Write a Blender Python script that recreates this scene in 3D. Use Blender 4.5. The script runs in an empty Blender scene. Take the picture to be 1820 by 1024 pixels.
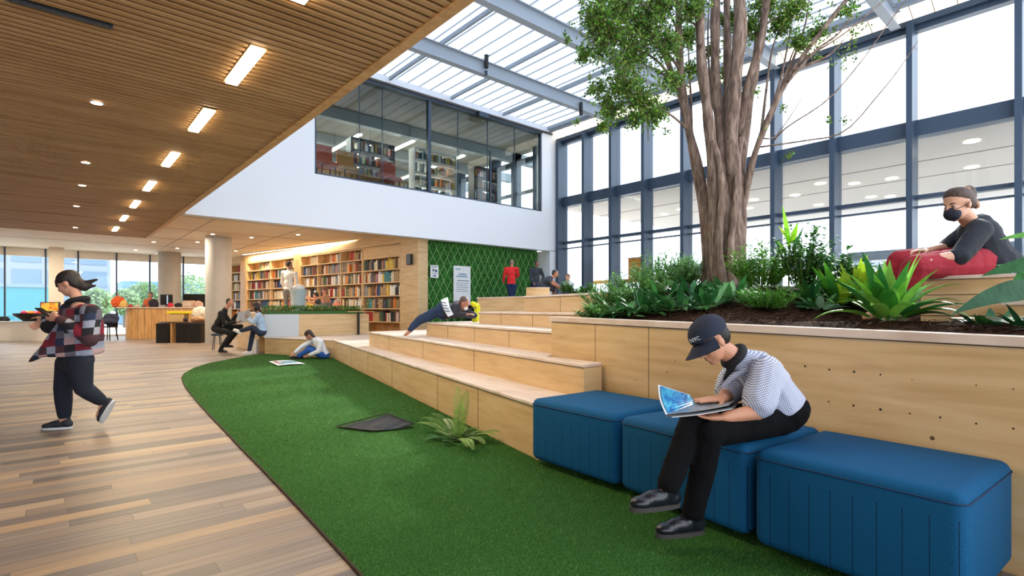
import bpy, bmesh, math, random
import numpy as np
from mathutils import Vector, Matrix, Quaternion
V = Vector
sc = bpy.context.scene
COL = sc.collection
PI = math.pi
# ---------------------------------------------------------------- camera
H = 1.25                      # eye height
FP = 944.0                    # focal length in pixels of a 1820 px wide frame
YAW = math.atan2(818, 944)
FW = V((math.sin(YAW), math.cos(YAW), 0)); RT = V((math.cos(YAW), -math.sin(YAW), 0))
cd = bpy.data.cameras.new('camera'); cam = bpy.data.objects.new('camera', cd); COL.objects.link(cam)
cam.location = (0, 0, H); cam.rotation_euler = (PI/2, 0, -YAW)
cd.sensor_width = 36; cd.lens = 36*FP/1820; cd.shift_y = 38/1820; cd.clip_start = 0.05; cd.clip_end = 400
sc.camera = cam
# ---------------------------------------------------------------- sky, sun, exposure
w = bpy.data.worlds.new('world'); sc.world = w; w.use_nodes = True
nt = w.node_tree; bg = nt.nodes['Background']
tc = nt.nodes.new('ShaderNodeTexCoord'); sx = nt.nodes.new('ShaderNodeSeparateXYZ')
mr = nt.nodes.new('ShaderNodeMapRange'); rmp = nt.nodes.new('ShaderNodeValToRGB')
nt.links.new(tc.outputs['Generated'], sx.inputs[0]); nt.links.new(sx.outputs['Z'], mr.inputs[0])
mr.inputs[1].default_value = -0.2; mr.inputs[2].default_value = 1.0
nt.links.new(mr.outputs[0], rmp.inputs[0]); nt.links.new(rmp.outputs[0], bg.inputs[0])
rmp.color_ramp.elements[0].color = (.86, .91, 1, 1); rmp.color_ramp.elements[1].color = (.82, .9, 1, 1)
bg.inputs[1].default_value = 2.6
sd = bpy.data.lights.new('sun', 'SUN'); sun = bpy.data.objects.new('sun', sd); COL.objects.link(sun)
sd.energy = 5.0; sd.angle = math.radians(3); sd.color = (1, .95, .87)
sun.rotation_euler = V((-math.cos(math.radians(29))*math.cos(math.radians(12)), -math.cos(math.radians(29))*math.sin(math.radians(12)), -math.sin(math.radians(29)))).to_track_quat('-Z', 'Y').to_euler()
sun.location = (30, 8, 18)
sc.view_settings.view_transform = 'Standard'; sc.view_settings.look = 'None'
sc.view_settings.gamma = 1; sc.view_settings.use_curve_mapping = False
sc.view_settings.exposure = 0.68
cy = sc.cycles
cy.max_bounces = 7; cy.diffuse_bounces = 4; cy.glossy_bounces = 3; cy.transmission_bounces = 4; cy.transparent_max_bounces = 10
cy.caustics_reflective = False; cy.caustics_refractive = False; cy.sample_clamp_indirect = 6
# ---------------------------------------------------------------- projection helpers (used to measure real positions)
def ray(px, py): return FW + RT*((px-910)/FP) + V((0, 0, (550-py)/FP))
def PD(px, py, d): return V((0, 0, H)) + ray(px, py)*d
def PZ(px, py, z):
    r = ray(px, py); return V((0, 0, H)) + r*((z-H)/r.z)
def PYY(px, py, y):
    r = ray(px, py); return V((0, 0, H)) + r*(y/r.y)
def PXX(px, py, x):
    r = ray(px, py); return V((0, 0, H)) + r*(x/r.x)
def lin(c):
    out = []
    for v in c[:3]:
        v = v/255.0
        out.append(v/12.92 if v <= .04045 else ((v+.055)/1.055)**2.4)
    return (out[0], out[1], out[2], 1)
# ---------------------------------------------------------------- materials
MATS = {}
def N(m, t, **kw):
    n = m.node_tree.nodes.new(t)
    for k, v in kw.items(): setattr(n, k, v)
    return n
def L(m, a, b): m.node_tree.links.new(a, b)
def mat(name, rgb, rough=.6, metal=0, spec=.5, bump=0, bscale=60, var=0, vscale=8, stretch=(1, 1, 1), emit=0, alpha=None, sheen=0, attr=False, transl=0):
    if name in MATS: return MATS[name]
    m = bpy.data.materials.new(name); m.use_nodes = True; MATS[name] = m
    b = m.node_tree.nodes['Principled BSDF']; c = lin(rgb)
    b.inputs['Base Color'].default_value = c; b.inputs['Roughness'].default_value = rough
    b.inputs['Metallic'].default_value = metal; b.inputs['Specular IOR Level'].default_value = spec
    if sheen: b.inputs['Sheen Weight'].default_value = sheen
    if emit:
        b.inputs['Emission Color'].default_value = c; b.inputs['Emission Strength'].default_value = emit
    src = None
    if attr:
        a = N(m, 'ShaderNodeAttribute', attribute_name='Col'); src = a.outputs['Color']; L(m, src, b.inputs['Base Color'])
    if var or bump:
        tc = N(m, 'ShaderNodeTexCoord'); mp = N(m, 'ShaderNodeMapping'); mp.inputs['Scale'].default_value = stretch
        L(m, tc.outputs['Object'], mp.inputs[0])
    if var:
        n = N(m, 'ShaderNodeTexNoise'); n.inputs['Scale'].default_value = vscale; n.inputs['Detail'].default_value = 6
        L(m, mp.outputs[0], n.inputs['Vector'])
        r = N(m, 'ShaderNodeMapRange'); r.inputs[1].default_value = .3; r.inputs[2].default_value = .7
        r.inputs[3].default_value = 1-var; r.inputs[4].default_value = 1+var
        L(m, n.outputs['Fac'], r.inputs[0])
        mx = N(m, 'ShaderNodeVectorMath', operation='SCALE'); mx.inputs[0].default_value = c[:3]
        if src: L(m, src, mx.inputs[0])
        L(m, r.outputs[0], mx.inputs['Scale']); L(m, mx.outputs[0], b.inputs['Base Color'])
    if bump:
        n = N(m, 'ShaderNodeTexNoise'); n.inputs['Scale'].default_value = bscale; n.inputs['Detail'].default_value = 4
        L(m, mp.outputs[0], n.inputs['Vector'])
        bp = N(m, 'ShaderNodeBump'); bp.inputs['Strength'].default_value = bump; bp.inputs['Distance'].default_value = .01
        L(m, n.outputs['Fac'], bp.inputs['Height']); L(m, bp.outputs[0], b.inputs['Normal'])
    if transl:
        out = m.node_tree.nodes['Material Output']; t = N(m, 'ShaderNodeBsdfTranslucent'); ms = N(m, 'ShaderNodeMixShader')
        ms.inputs[0].default_value = transl; t.inputs[0].default_value = c
        if b.inputs['Base Color'].is_linked: L(m, b.inputs['Base Color'].links[0].from_socket, t.inputs[0])
        L(m, b.outputs[0], ms.inputs[1]); L(m, t.outputs[0], ms.inputs[2]); L(m, ms.outputs[0], out.inputs[0])
    return m
def emis(name, rgb, s):
    if name in MATS: return MATS[name]
    m = bpy.data.materials.new(name); m.use_nodes = True; MATS[name] = m; ntt = m.node_tree; ntt.nodes.remove(ntt.nodes['Principled BSDF'])
    e = N(m, 'ShaderNodeEmission'); e.inputs[0].default_value = lin(rgb); e.inputs[1].default_value = s
    L(m, e.outputs[0], ntt.nodes['Material Output'].inputs[0]); return m
def glassmat(name, tint, refl=1.0, rough=0.0):
    m = bpy.data.materials.new(name); m.use_nodes = True; MATS[name] = m; ntt = m.node_tree; ntt.nodes.remove(ntt.nodes['Principled BSDF'])
    t = N(m, 'ShaderNodeBsdfTransparent'); t.inputs[0].default_value = lin(tint); g = N(m, 'ShaderNodeBsdfGlossy'); g.inputs['Roughness'].default_value = rough
    f0 = N(m, 'ShaderNodeLayerWeight'); f0.inputs[0].default_value = .5; f = N(m, 'ShaderNodeMath', operation='POWER'); f.inputs[1].default_value = 4.5; k = N(m, 'ShaderNodeMath', operation='MULTIPLY_ADD'); k.inputs[1].default_value = .8*refl; k.inputs[2].default_value = .025*refl; k.use_clamp = True
    ms = N(m, 'ShaderNodeMixShader'); L(m, f0.outputs['Facing'], f.inputs[0]); L(m, f.outputs[0], k.inputs[0]); L(m, k.outputs[0], ms.inputs[0]); L(m, t.outputs[0], ms.inputs[1]); L(m, g.outputs[0], ms.inputs[2])
    L(m, ms.outputs[0], ntt.nodes['Material Output'].inputs[0]); return m
def ramp_mat(name, cols, scale, stretch=(1, 1, 1), rough=.5, detail=6, bump=0, dist=0, lo=.3, hi=.7):
    m = bpy.data.materials.new(name); m.use_nodes = True; MATS[name] = m; b = m.node_tree.nodes['Principled BSDF']; b.inputs['Roughness'].default_value = rough
    tc = N(m, 'ShaderNodeTexCoord'); mp = N(m, 'ShaderNodeMapping'); mp.inputs['Scale'].default_value = stretch; L(m, tc.outputs['Object'], mp.inputs[0])
    n = N(m, 'ShaderNodeTexNoise'); n.inputs['Scale'].default_value = scale; n.inputs['Detail'].default_value = detail; n.inputs['Distortion'].default_value = dist
    L(m, mp.outputs[0], n.inputs['Vector']); r = N(m, 'ShaderNodeValToRGB'); L(m, n.outputs['Fac'], r.inputs[0])
    e = r.color_ramp.elements
    for i, c in enumerate(cols):
        p = lo+(hi-lo)*i/(len(cols)-1)
        if i < 2: x = e[i]; x.position = p
        else: x = e.new(p)
        x.color = lin(c)
    L(m, r.outputs[0], b.inputs['Base Color'])
    if bump:
        bp = N(m, 'ShaderNodeBump'); bp.inputs['Strength'].default_value = bump; bp.inputs['Distance'].default_value = .01
        L(m, n.outputs['Fac'], bp.inputs['Height']); L(m, bp.outputs[0], b.inputs['Normal'])
    return m
# ---------------------------------------------------------------- mesh helpers
def norm_(v):
    return v.normalized() if v.length > 1e-9 else V((0, 0, 1))
class MB:
    def __init__(s): s.v = []; s.f = []; s.c = []; s.cur = (1, 1, 1, 1); s.col = False
    def color(s, rgb): s.cur = lin(rgb); s.col = True; return s
    def add(s, vs, fs):
        o = len(s.v); s.v.extend([tuple(x) for x in vs])
        for f in fs: s.f.append(tuple(i+o for i in f)); s.c.append(s.cur)
        return s
    def box(s, a, b):
        x0, y0, z0 = a; x1, y1, z1 = b
        return s.add([(x0,y0,z0),(x1,y0,z0),(x1,y1,z0),(x0,y1,z0),(x0,y0,z1),(x1,y0,z1),(x1,y1,z1),(x0,y1,z1)],
              [(0,3,2,1),(4,5,6,7),(0,1,5,4),(1,2,6,5),(2,3,7,6),(3,0,4,7)])
    def obox(s, c, ax, ay, az):      # centre and three half-axes
        c = V(c); ax = V(ax); ay = V(ay); az = V(az)
        vs = [c+ax*i+ay*j+az*k for k in (-1, 1) for (i, j) in ((-1, -1), (1, -1), (1, 1), (-1, 1))]
        return s.add(vs, [(0,3,2,1),(4,5,6,7),(0,1,5,4),(1,2,6,5),(2,3,7,6),(3,0,4,7)])
    def prism(s, poly, z0, z1):
        n = len(poly); zz1 = z1 if isinstance(z1, (list, tuple)) else [z1]*n
        vs = [(p[0], p[1], z0) for p in poly]+[(p[0], p[1], zz1[i]) for i, p in enumerate(poly)]
        fs = [tuple(range(n-1, -1, -1)), tuple(range(n, 2*n))]+[(i, (i+1) % n, n+(i+1) % n, n+i) for i in range(n)]
        return s.add(vs, fs)
    def tube(s, pts, rad, seg=8, cap=True):
        pts = [V(p) for p in pts]; n = len(pts)
        if not isinstance(rad, (list, tuple)): rad = [rad]*n
        t = norm_(pts[1]-pts[0]); a = norm_(t.orthogonal()); vs = []
        for i in range(n):
            tt = norm_(pts[min(i+1, n-1)]-pts[max(i-1, 0)])
            a = a-tt*a.dot(tt); a = norm_(a) if a.length > 1e-6 else norm_(tt.orthogonal()); b = tt.cross(a)
            for k in range(seg):
                q = 2*PI*k/seg; vs.append(pts[i]+(a*math.cos(q)+b*math.sin(q))*rad[i])
        fs = [(i*seg+k, i*seg+(k+1) % seg, (i+1)*seg+(k+1) % seg, (i+1)*seg+k) for i in range(n-1) for k in range(seg)]
        if cap: fs += [tuple(range(seg-1, -1, -1)), tuple((n-1)*seg+k for k in range(seg))]
        return s.add(vs, fs)
    def lathe(s, c, prof, seg=24, ax=(0, 0, 1), caps=True):   # prof: [(r, h)]
        c = V(c); az = norm_(V(ax)); a = norm_(az.orthogonal()); b = az.cross(a)
        vs = [c+az*h+(a*math.cos(2*PI*k/seg)+b*math.sin(2*PI*k/seg))*r for r, h in prof for k in range(seg)]; n = len(prof)
        fs = [(i*seg+k, i*seg+(k+1) % seg, (i+1)*seg+(k+1) % seg, (i+1)*seg+k) for i in range(n-1) for k in range(seg)]
        if caps and prof[0][0] > 1e-5: fs.append(tuple(range(seg-1, -1, -1)))
        if caps and prof[-1][0] > 1e-5: fs.append(tuple((n-1)*seg+k for k in range(seg)))
        return s.add(vs, fs)
    def ell(s, c, ax, ay, az, nu=14, nv=10):       # ellipsoid with half axes
        c = V(c); ax = V(ax); ay = V(ay); az = V(az); vs = [c-az]
        for j in range(1, nv):
            ph = -PI/2+PI*j/nv
            for i in range(nu):
                th = 2*PI*i/nu; vs.append(c+(ax*math.cos(th)+ay*math.sin(th))*math.cos(ph)+az*math.sin(ph))
        vs.append(c+az); fs = [(0, 1+(i+1) % nu, 1+i) for i in range(nu)]
        for j in range(nv-2):
            for i in range(nu):
                a = 1+j*nu; fs.append((a+i, a+(i+1) % nu, a+nu+(i+1) % nu, a+nu+i))
        e = len(vs)-1; a = 1+(nv-2)*nu; fs += [(a+i, a+(i+1) % nu, e) for i in range(nu)]
        return s.add(vs, fs)
    def cap(s, p0, r0, p1, r1, seg=12, flat=None, up=None):  # tapered capsule, flat = squash factor across 'up'
        p0 = V(p0); p1 = V(p1); d = p1-p0; t = norm_(d); a = norm_(t.orthogonal())
        if up is not None:
            a = V(up)-t*V(up).dot(t); a = norm_(a) if a.length > 1e-6 else norm_(t.orthogonal())
        b = t.cross(a); fl = flat or 1.0; vs = [p0-t*r0]; n = 0
        rings = []
        for k in (-60, -30, 0): q = math.radians(k); rings.append((p0+t*r0*math.sin(q), r0*math.cos(q)))
        for k in (.33, .66): rings.append((p0+d*k, r0+(r1-r0)*k))
        for k in (0, 30, 60): q = math.radians(k); rings.append((p1+t*r1*math.sin(q), r1*math.cos(q)))
        for c, r in rings:
            for k in range(seg):
                q = 2*PI*k/seg; vs.append(c+a*math.cos(q)*r*fl+b*math.sin(q)*r)
        vs.append(p1+t*r1); m = len(rings); fs = [(0, 1+(k+1) % seg, 1+k) for k in range(seg)]
        for i in range(m-1):
            for k in range(seg): fs.append((1+i*seg+k, 1+i*seg+(k+1) % seg, 1+(i+1)*seg+(k+1) % seg, 1+(i+1)*seg+k))
        e = len(vs)-1; o = 1+(m-1)*seg; fs += [(o+k, o+(k+1) % seg, e) for k in range(seg)]
        return s.add(vs, fs)
    def build(s, name, m=None, parent=None, smooth=False, bevel=0, kind=None, label=None, sharp=None):
        off = V((0, 0, 0))
        if parent is not None:
            r = parent
            while r.parent: r = r.parent
            off = V(r.location)
        me = bpy.data.meshes.new(name); arr = [(x[0]-off.x, x[1]-off.y, x[2]-off.z) for x in s.v]
        me.from_pydata(arr, [], s.f)
        if s.col:
            ca = me.color_attributes.new('Col', 'FLOAT_COLOR', 'CORNER'); buf = []
            for f, c in zip(s.f, s.c): buf.extend(list(c)*len(f))
            ca.data.foreach_set('color', buf)
        if smooth: me.polygons.foreach_set('use_smooth', [True]*len(me.polygons))
        if m: me.materials.append(m)
        me.update()
        if smooth and sharp: me.set_sharp_from_angle(angle=math.radians(sharp))
        o = bpy.data.objects.new(name, me); COL.objects.link(o)
        if parent is not None: o.parent = parent
        if bevel:
            bv = o.modifiers.new('bevel', 'BEVEL'); bv.width = bevel; bv.segments = 2; bv.limit_method = 'ANGLE'
        if kind: o['kind'] = kind
        if label: o['label'] = label
        return o
def thing(name, label, cat, loc=(0, 0, 0), group=None):
    o = bpy.data.objects.new(name, None); COL.objects.link(o); o.location = loc; o.empty_display_size = .1
    o['label'] = label; o['category'] = cat
    if group: o['group'] = group
    return o
def tag(o, label, cat, group=None):
    o['label'] = label; o['category'] = cat
    if group: o['group'] = group
    return o
def struct(mb, name, m, parent=None, **kw):
    o = mb.build(name, m, parent, **kw)
    if parent is None: o['kind'] = 'structure'
    return o
def copy_tree(o, parent=None):
    c = o.copy(); COL.objects.link(c)
    if parent is not None: c.parent = parent
    for ch in list(o.children): copy_tree(ch, c)
    return c
def smoothstep(a, b, x):
    t = max(0, min(1, (x-a)/(b-a))); return t*t*(3-2*t)
def bez(p0, p1, p2, n):
    return [V(p0)*(1-t)**2+V(p1)*2*t*(1-t)+V(p2)*t*t for t in [i/n for i in range(n+1)]]
rnd = random.Random(7)
# ================================================================ materials of the building
def plank_mat():
    m = bpy.data.materials.new('floor planks'); m.use_nodes = True; b = m.node_tree.nodes['Principled BSDF']
    tc = N(m, 'ShaderNodeTexCoord'); s = N(m, 'ShaderNodeSeparateXYZ'); L(m, tc.outputs['Object'], s.inputs[0])
    def mth(op, a, v=None, a2=None):
        n = N(m, 'ShaderNodeMath', operation=op); L(m, a, n.inputs[0])
        if a2 is not None: L(m, a2, n.inputs[1])
        elif v is not None: n.inputs[1].default_value = v
        return n.outputs[0]
    yr = mth('MULTIPLY', s.outputs['Y'], 1/.128); row = mth('FLOOR', yr); fy_ = mth('FRACT', yr)
    w1 = N(m, 'ShaderNodeTexWhiteNoise', noise_dimensions='1D'); L(m, row, w1.inputs['W'])
    xo = mth('ADD', mth('MULTIPLY', s.outputs['X'], 1/1.6), a2=mth('MULTIPLY', w1.outputs['Value'], 7.3)); col = mth('FLOOR', xo); fx_ = mth('FRACT', xo)
    cb = N(m, 'ShaderNodeCombineXYZ'); L(m, row, cb.inputs[0]); L(m, col, cb.inputs[1]); w2 = N(m, 'ShaderNodeTexWhiteNoise'); L(m, cb.outputs[0], w2.inputs['Vector'])
    r = N(m, 'ShaderNodeValToRGB'); e = r.color_ramp.elements
    cols = [(90, 82, 81), (126, 113, 107), (160, 134, 108), (102, 95, 96), (136, 122, 114), (172, 148, 120)]
    for i, c in enumerate(cols):
        x = e[i] if i < 2 else e.new(i/5)
        x.position = i/5; x.color = lin(c)
    L(m, w2.outputs['Value'], r.inputs[0])
    mp2 = N(m, 'ShaderNodeMapping'); mp2.inputs['Scale'].default_value = (.9, 22, 1); L(m, tc.outputs['Object'], mp2.inputs[0]); ad = N(m, 'ShaderNodeVectorMath', operation='ADD'); L(m, mp2.outputs[0], ad.inputs[0]); L(m, w2.outputs['Color'], ad.inputs[1])
    n = N(m, 'ShaderNodeTexNoise'); n.inputs['Scale'].default_value = 1.6; n.inputs['Detail'].default_value = 7; L(m, ad.outputs[0], n.inputs['Vector'])
    mr = N(m, 'ShaderNodeMapRange'); mr.inputs[1].default_value = .3; mr.inputs[2].default_value = .7; mr.inputs[3].default_value = .78; mr.inputs[4].default_value = 1.22; L(m, n.outputs['Fac'], mr.inputs[0])
    sc1 = N(m, 'ShaderNodeVectorMath', operation='SCALE'); L(m, r.outputs[0], sc1.inputs[0]); L(m, mr.outputs[0], sc1.inputs['Scale'])
    gap = mth('MAXIMUM', mth('LESS_THAN', fy_, .022), a2=mth('LESS_THAN', fx_, .0016))
    mx = N(m, 'ShaderNodeMix', data_type='RGBA'); L(m, gap, mx.inputs[0]); L(m, sc1.outputs[0], mx.inputs[6]); mx.inputs[7].default_value = lin((78, 68, 60))
    L(m, mx.outputs[2], b.inputs['Base Color']); b.inputs['Roughness'].default_value = .46; b.inputs['Specular IOR Level'].default_value = .32
    return m
M = {}
M['floor'] = plank_mat()
M['white'] = mat('white plaster', (236, 238, 242), .8)
M['cream'] = mat('cream ceiling board', (226, 208, 182), .7, var=.05, vscale=1.5)
M['creamwhite'] = mat('warm white plaster', (244, 236, 222), .8)
M['ply'] = ramp_mat('birch plywood', [(200, 164, 114), (214, 180, 130), (222, 192, 146)], 1.6, (1, 1, 9), .45, 8, .03, .35)
M['plyd'] = ramp_mat('oak panel', [(186, 136, 80), (208, 160, 100), (220, 174, 118)], 3, (3, 3, .6), .45, 8, 0, .5)
M['tread'] = ramp_mat('pale tread board', [(206, 182, 162), (224, 204, 188), (232, 214, 198)], 3, (3, .8, 1), .4, 8, 0, .4)
M['slat'] = ramp_mat('oak slat', [(166, 124, 78), (186, 144, 96), (196, 156, 108)], 2, (.5, 4, 2), .6, 4, 0, .3)
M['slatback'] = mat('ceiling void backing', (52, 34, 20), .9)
M['seam'] = mat('dark joint', (60, 44, 30), .9)
M['steel'] = mat('blue grey window steel', (58, 74, 93), .42, .1)
M['beam'] = mat('light grey roof steel', (158, 168, 178), .5)
M['dark'] = mat('dark bronze edge', (66, 58, 50), .5)
M['glass'] = glassmat('clear window glass', (246, 250, 252), .9)
M['glass2'] = glassmat('gallery window glass', (214, 222, 220), 1.5)
M['concrete'] = mat('pale concrete', (178, 174, 168), .7, var=.05, vscale=3)
M['black'] = mat('black plastic', (18, 18, 20), .45)
M['rail'] = mat('yellow timber handrail', (226, 170, 70), .5)
M['roofp'] = mat('translucent roof sheet', (222, 228, 236), .6, transl=.6)
M['roofw'] = mat('translucent cream roof sheet', (246, 232, 206), .6, transl=.6)
M['warm'] = emis('warm lamp diffuser', (255, 232, 190), 14)
M['down'] = emis('downlight lens', (255, 240, 214), 12)
def seamwood():   # plywood with panel seams and knots, planter wall
    m = M['ply'].copy(); m.name = 'plywood with drill holes'; return m
# ================================================================ floor
struct(MB().box((-8, -4, -.12), (16, 31, 0)), 'floor', M['floor'])
# ================================================================ slatted ceiling over the left aisle
sl = MB(); y = -4.0; k = 0
joints = (12.6, 14.9, 17.2, 19.2)
while y < 21.0:
    if not any(abs(y-j) < .04 for j in joints): sl.box((-8, y, 3.6), (2.32, y+.053, 3.70))
    y += .1
SL = struct(sl, 'ceiling', M['slat'])
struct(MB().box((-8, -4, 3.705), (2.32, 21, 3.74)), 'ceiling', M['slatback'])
struct(MB().box((2.32, -4, 3.585), (2.42, 21.0, 3.76)).box((-8, 21, 3.585), (2.42, 21.08, 3.76)), 'trim_1', M['plyd'])
struct(MB().box((2.36, -4, 3.78), (2.46, 14.98, 8.5)), 'wall_upper_bounce', M['white'])  # unseen wall put above the slats to bounce light
# lamps in the slatted ceiling
def lamp_strip(x, y0, y1, i):
    t = thing('ceiling_light', LAMP_LABELS[i], 'ceiling light', (x, (y0+y1)/2, 3.6), 'lamps in a row along the slatted ceiling')
    MB().box((x-.07, y0-.02, 3.592), (x-.055, y1+.02, 3.68)).box((x+.055, y0-.02, 3.592), (x+.07, y1+.02, 3.68)).box((x-.055, y0-.02, 3.592), (x+.055, y0, 3.68)).box((x-.055, y1, 3.592), (x+.055, y1+.02, 3.68)).build('housing', M['plyd'], t)
    MB().box((x-.055, y0, 3.572), (x+.055, y1, 3.62)).build('diffuser', M['warm'], t)
    ld = bpy.data.lights.new('lamp_light', 'AREA'); ld.shape = 'RECTANGLE'; ld.size = .11; ld.size_y = y1-y0; ld.energy = 30; ld.color = (1, .8, .52)
    lo = bpy.data.objects.new('lamp_light', ld); COL.objects.link(lo); lo.parent = t; lo.location = (0, 0, -.04)
LAMP_LABELS = ['warm strip lamp in the slatted ceiling, cut by the top edge of the photo'] + ['warm strip lamp in the slatted ceiling, the %s one seen whole' % s for s in ('nearest and longest looking', 'second', 'third', 'fourth', 'fifth', 'sixth', 'farthest and smallest')]
for i, yc in enumerate((3.62, 5.56, 7.5, 9.75, 12.1, 14.4, 16.8, 19.2)):
    lamp_strip(1.4, yc-.48, yc+.48, i)
def downlight(p, label, group, r=.07, zc=None, m='down'):
    t = thing('downlight', label, 'ceiling light', p, group)
    MB().lathe(p, [(r, -.012), (r*1.18, -.012), (r*1.2, 0), (r, 0), (r, -.012)], 20, caps=False).build('ring', M['white'], t, smooth=True)
    MB().lathe(p, [(0, -.008), (r, -.008), (r, -.004), (0, -.004)], 20, caps=False).build('lens', M[m], t)
    return t
for i, (px, py) in enumerate(((172, 182), (152, 288), (146, 329), (136, 366), (134, 404))):
    p = PZ(px, py, 3.598); downlight(p, 'small round downlight in the slatted ceiling left of the lamp row, number %d from the camera' % (i+1) if 0 else ['nearest', 'second nearest', 'middle', 'second farthest', 'farthest'][i]+' small round downlight left of the strip lamps in the slats', 'small downlights in the slatted ceiling', .055)
# ceiling air grille
g = thing('air_grille', 'long black slot air grille in the slatted ceiling at top left', 'vent', PZ(110, 22, 3.6))
a = PZ(10, -3, 3.59); b = PZ(200, 51, 3.59)
MB().box((a.x, a.y-.035, 3.588), (b.x, a.y+.035, 3.66)).build('backing', M['black'], g)
gm = MB(); n = 46
for k in range(n):
    x = a.x+(b.x-a.x)*(k+.5)/n; gm.box((x-.004, a.y-.03, 3.583), (x+.004, a.y+.03, 3.59))
gm.build('fins', M['steel'], g)
# ================================================================ flat ceiling beyond, under the gallery
struct(MB().box((2.46, 15.3, 3.9), (16, 31.2, 4.1)).box((-8, 21.1, 3.9), (2.46, 31.2, 4.1)), 'ceiling', M['cream'])
cs = MB()
for yy in (17.5, 20.4, 23.4, 26.5): cs.box((-8 if yy > 21.1 else 2.46, yy, 3.893), (12, yy+.025, 3.9005))
for xx in (3.6, 6.2, 8.9): cs.box((xx, 15.3, 3.893), (xx+.025, 31, 3.9005))
struct(cs, 'trim_2', mat('ceiling joint', (170, 148, 120), .8))
for i, (px, py) in enumerate(((378, 416), (447, 422), (530, 417), (601, 434), (419, 446), (351, 430), (273, 430), (241, 444), (650, 426), (315, 441))):
    q = PZ(px, py, 3.9)
    if q.y < 30.5: downlight(q, ['round downlight in the flat ceiling above the grey column', 'round downlight in the flat ceiling above the left end of the bookcase', 'round downlight in the flat ceiling nearest the white wall, left of the cove strip', 'round downlight beside the lit strip over the middle bookcase', 'small round downlight near the far end of the lit strip', 'round downlight left of the near grey column top', 'round downlight between slatted ceiling and far grey column', 'farthest round downlight, above the curved desk', 'round downlight at the right end of the lit strip', 'small round downlight over the far grey column'][i], 'downlights in the flat ceiling', .07)
# cove light along the bookcase
a = PZ(430, 452, 3.9); b = PZ(668, 420.5, 3.9); d = norm_(b-a); nn = V((-d.y, d.x, 0))
t = thing('cove_light', 'long bright strip light in the ceiling in front of the bookcases', 'ceiling light', (a+b)/2)
MB().obox((a+b)/2+V((0, 0, -.012)), d*((b-a).length/2), nn*.06, (0, 0, .012)).build('diffuser', emis('cove strip', (255, 236, 205), 9), t)
MB().obox((a+b)/2+nn*.09+V((0, 0, -.02)), d*((b-a).length/2), nn*.012, (0, 0, .02)).obox((a+b)/2-nn*.09+V((0, 0, -.02)), d*((b-a).length/2), nn*.012, (0, 0, .02)).build('housing', M['cream'], t)
ld = bpy.data.lights.new('cove_glow', 'AREA'); ld.shape = 'RECTANGLE'; ld.size = (b-a).length; ld.size_y = .12; ld.energy = 160; ld.color = (1, .87, .66)
lo = bpy.data.objects.new('cove_glow', ld); COL.objects.link(lo); lo.parent = t; lo.location = (0, 0, -.05); lo.rotation_euler = (0, 0, math.atan2(d.y, d.x))
for x, y, e in ((5.2, 18.5, 70), (3.5, 22, 70), (1, 24, 70), (5.6, 23, 70), (-1, 28, 70), (12, 16.2, 40)):   # light of the recessed downlights
    ld = bpy.data.lights.new('downlight_glow', 'AREA'); ld.shape = 'DISK'; ld.size = .3; ld.energy = e; ld.color = (1, .85, .64)
    lo = bpy.data.objects.new('downlight_glow', ld); COL.objects.link(lo); lo.location = (x, y, 3.85 if y > 15.2 else 3.5)
# ================================================================ white end wall with gallery window
WY = 15.0; X0, X1, Z0, Z1 = 5.62, 14.55, 5.09, 8.2
wl = MB().box((2.46, WY, 3.58), (X0, WY+.3, 8.5)).box((X0, WY, 3.58), (X1, WY+.3, Z0)).box((X1, WY, 3.58), (15.75, WY+.3, 8.5)).box((X0, WY, Z1), (X1, WY+.3, 8.5)).box((-8, 21.06, 3.74), (2.46, 21.2, 3.95))
struct(wl, 'wall_back', M['white'])
struct(MB().box((15.0, WY, 0), (15.75, WY+.95, 3.6)), 'wall_back_pier', M['white'])
wf = MB()
for x in (X0, 9.43, X1): wf.box((x-.05, WY+.02, Z0), (x+.05, WY+.16, Z1))
wf.box((X0, WY+.02, Z0-.02), (X1, WY+.16, Z0+.05)).box((X0, WY-.02, Z1-.06), (X1, WY+.16, Z1+.05)).box((12.0, WY+.04, Z0), (12.04, WY+.14, 7.0))
for x in (7.0, 7.75, 10.6, 11.9, 13.2): wf.box((x-.008, WY+.07, Z0), (x+.008, WY+.11, Z1))
gw = struct(MB().box((X0, WY+.08, Z0), (X1, WY+.092, Z1)), 'window_1', M['glass2']); wf.build('window_frame', M['steel'], gw)
struct(MB().box((2.46, WY-.06, 8.2), (15.1, WY, 8.27)), 'trim_3', M['dark'])
t = thing('speaker', 'small black box speaker at the top of the gallery window', 'speaker', PYY(857, 206, WY-.1))
p = PYY(857, 206, WY-.1); MB().box((p.x-.24, WY-.22, p.z-.1), (p.x+.24, WY-.07, p.z+.1)).build('case', M['black'], t, bevel=.01); MB().box((p.x-.2, WY-.225, p.z-.07), (p.x+.2, WY-.219, p.z+.07)).build('grille', M['steel'], t); MB().box((p.x-.03, WY-.08, p.z+.06), (p.x+.03, WY-.0, p.z+.16)).build('bracket', M['steel'], t)
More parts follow.
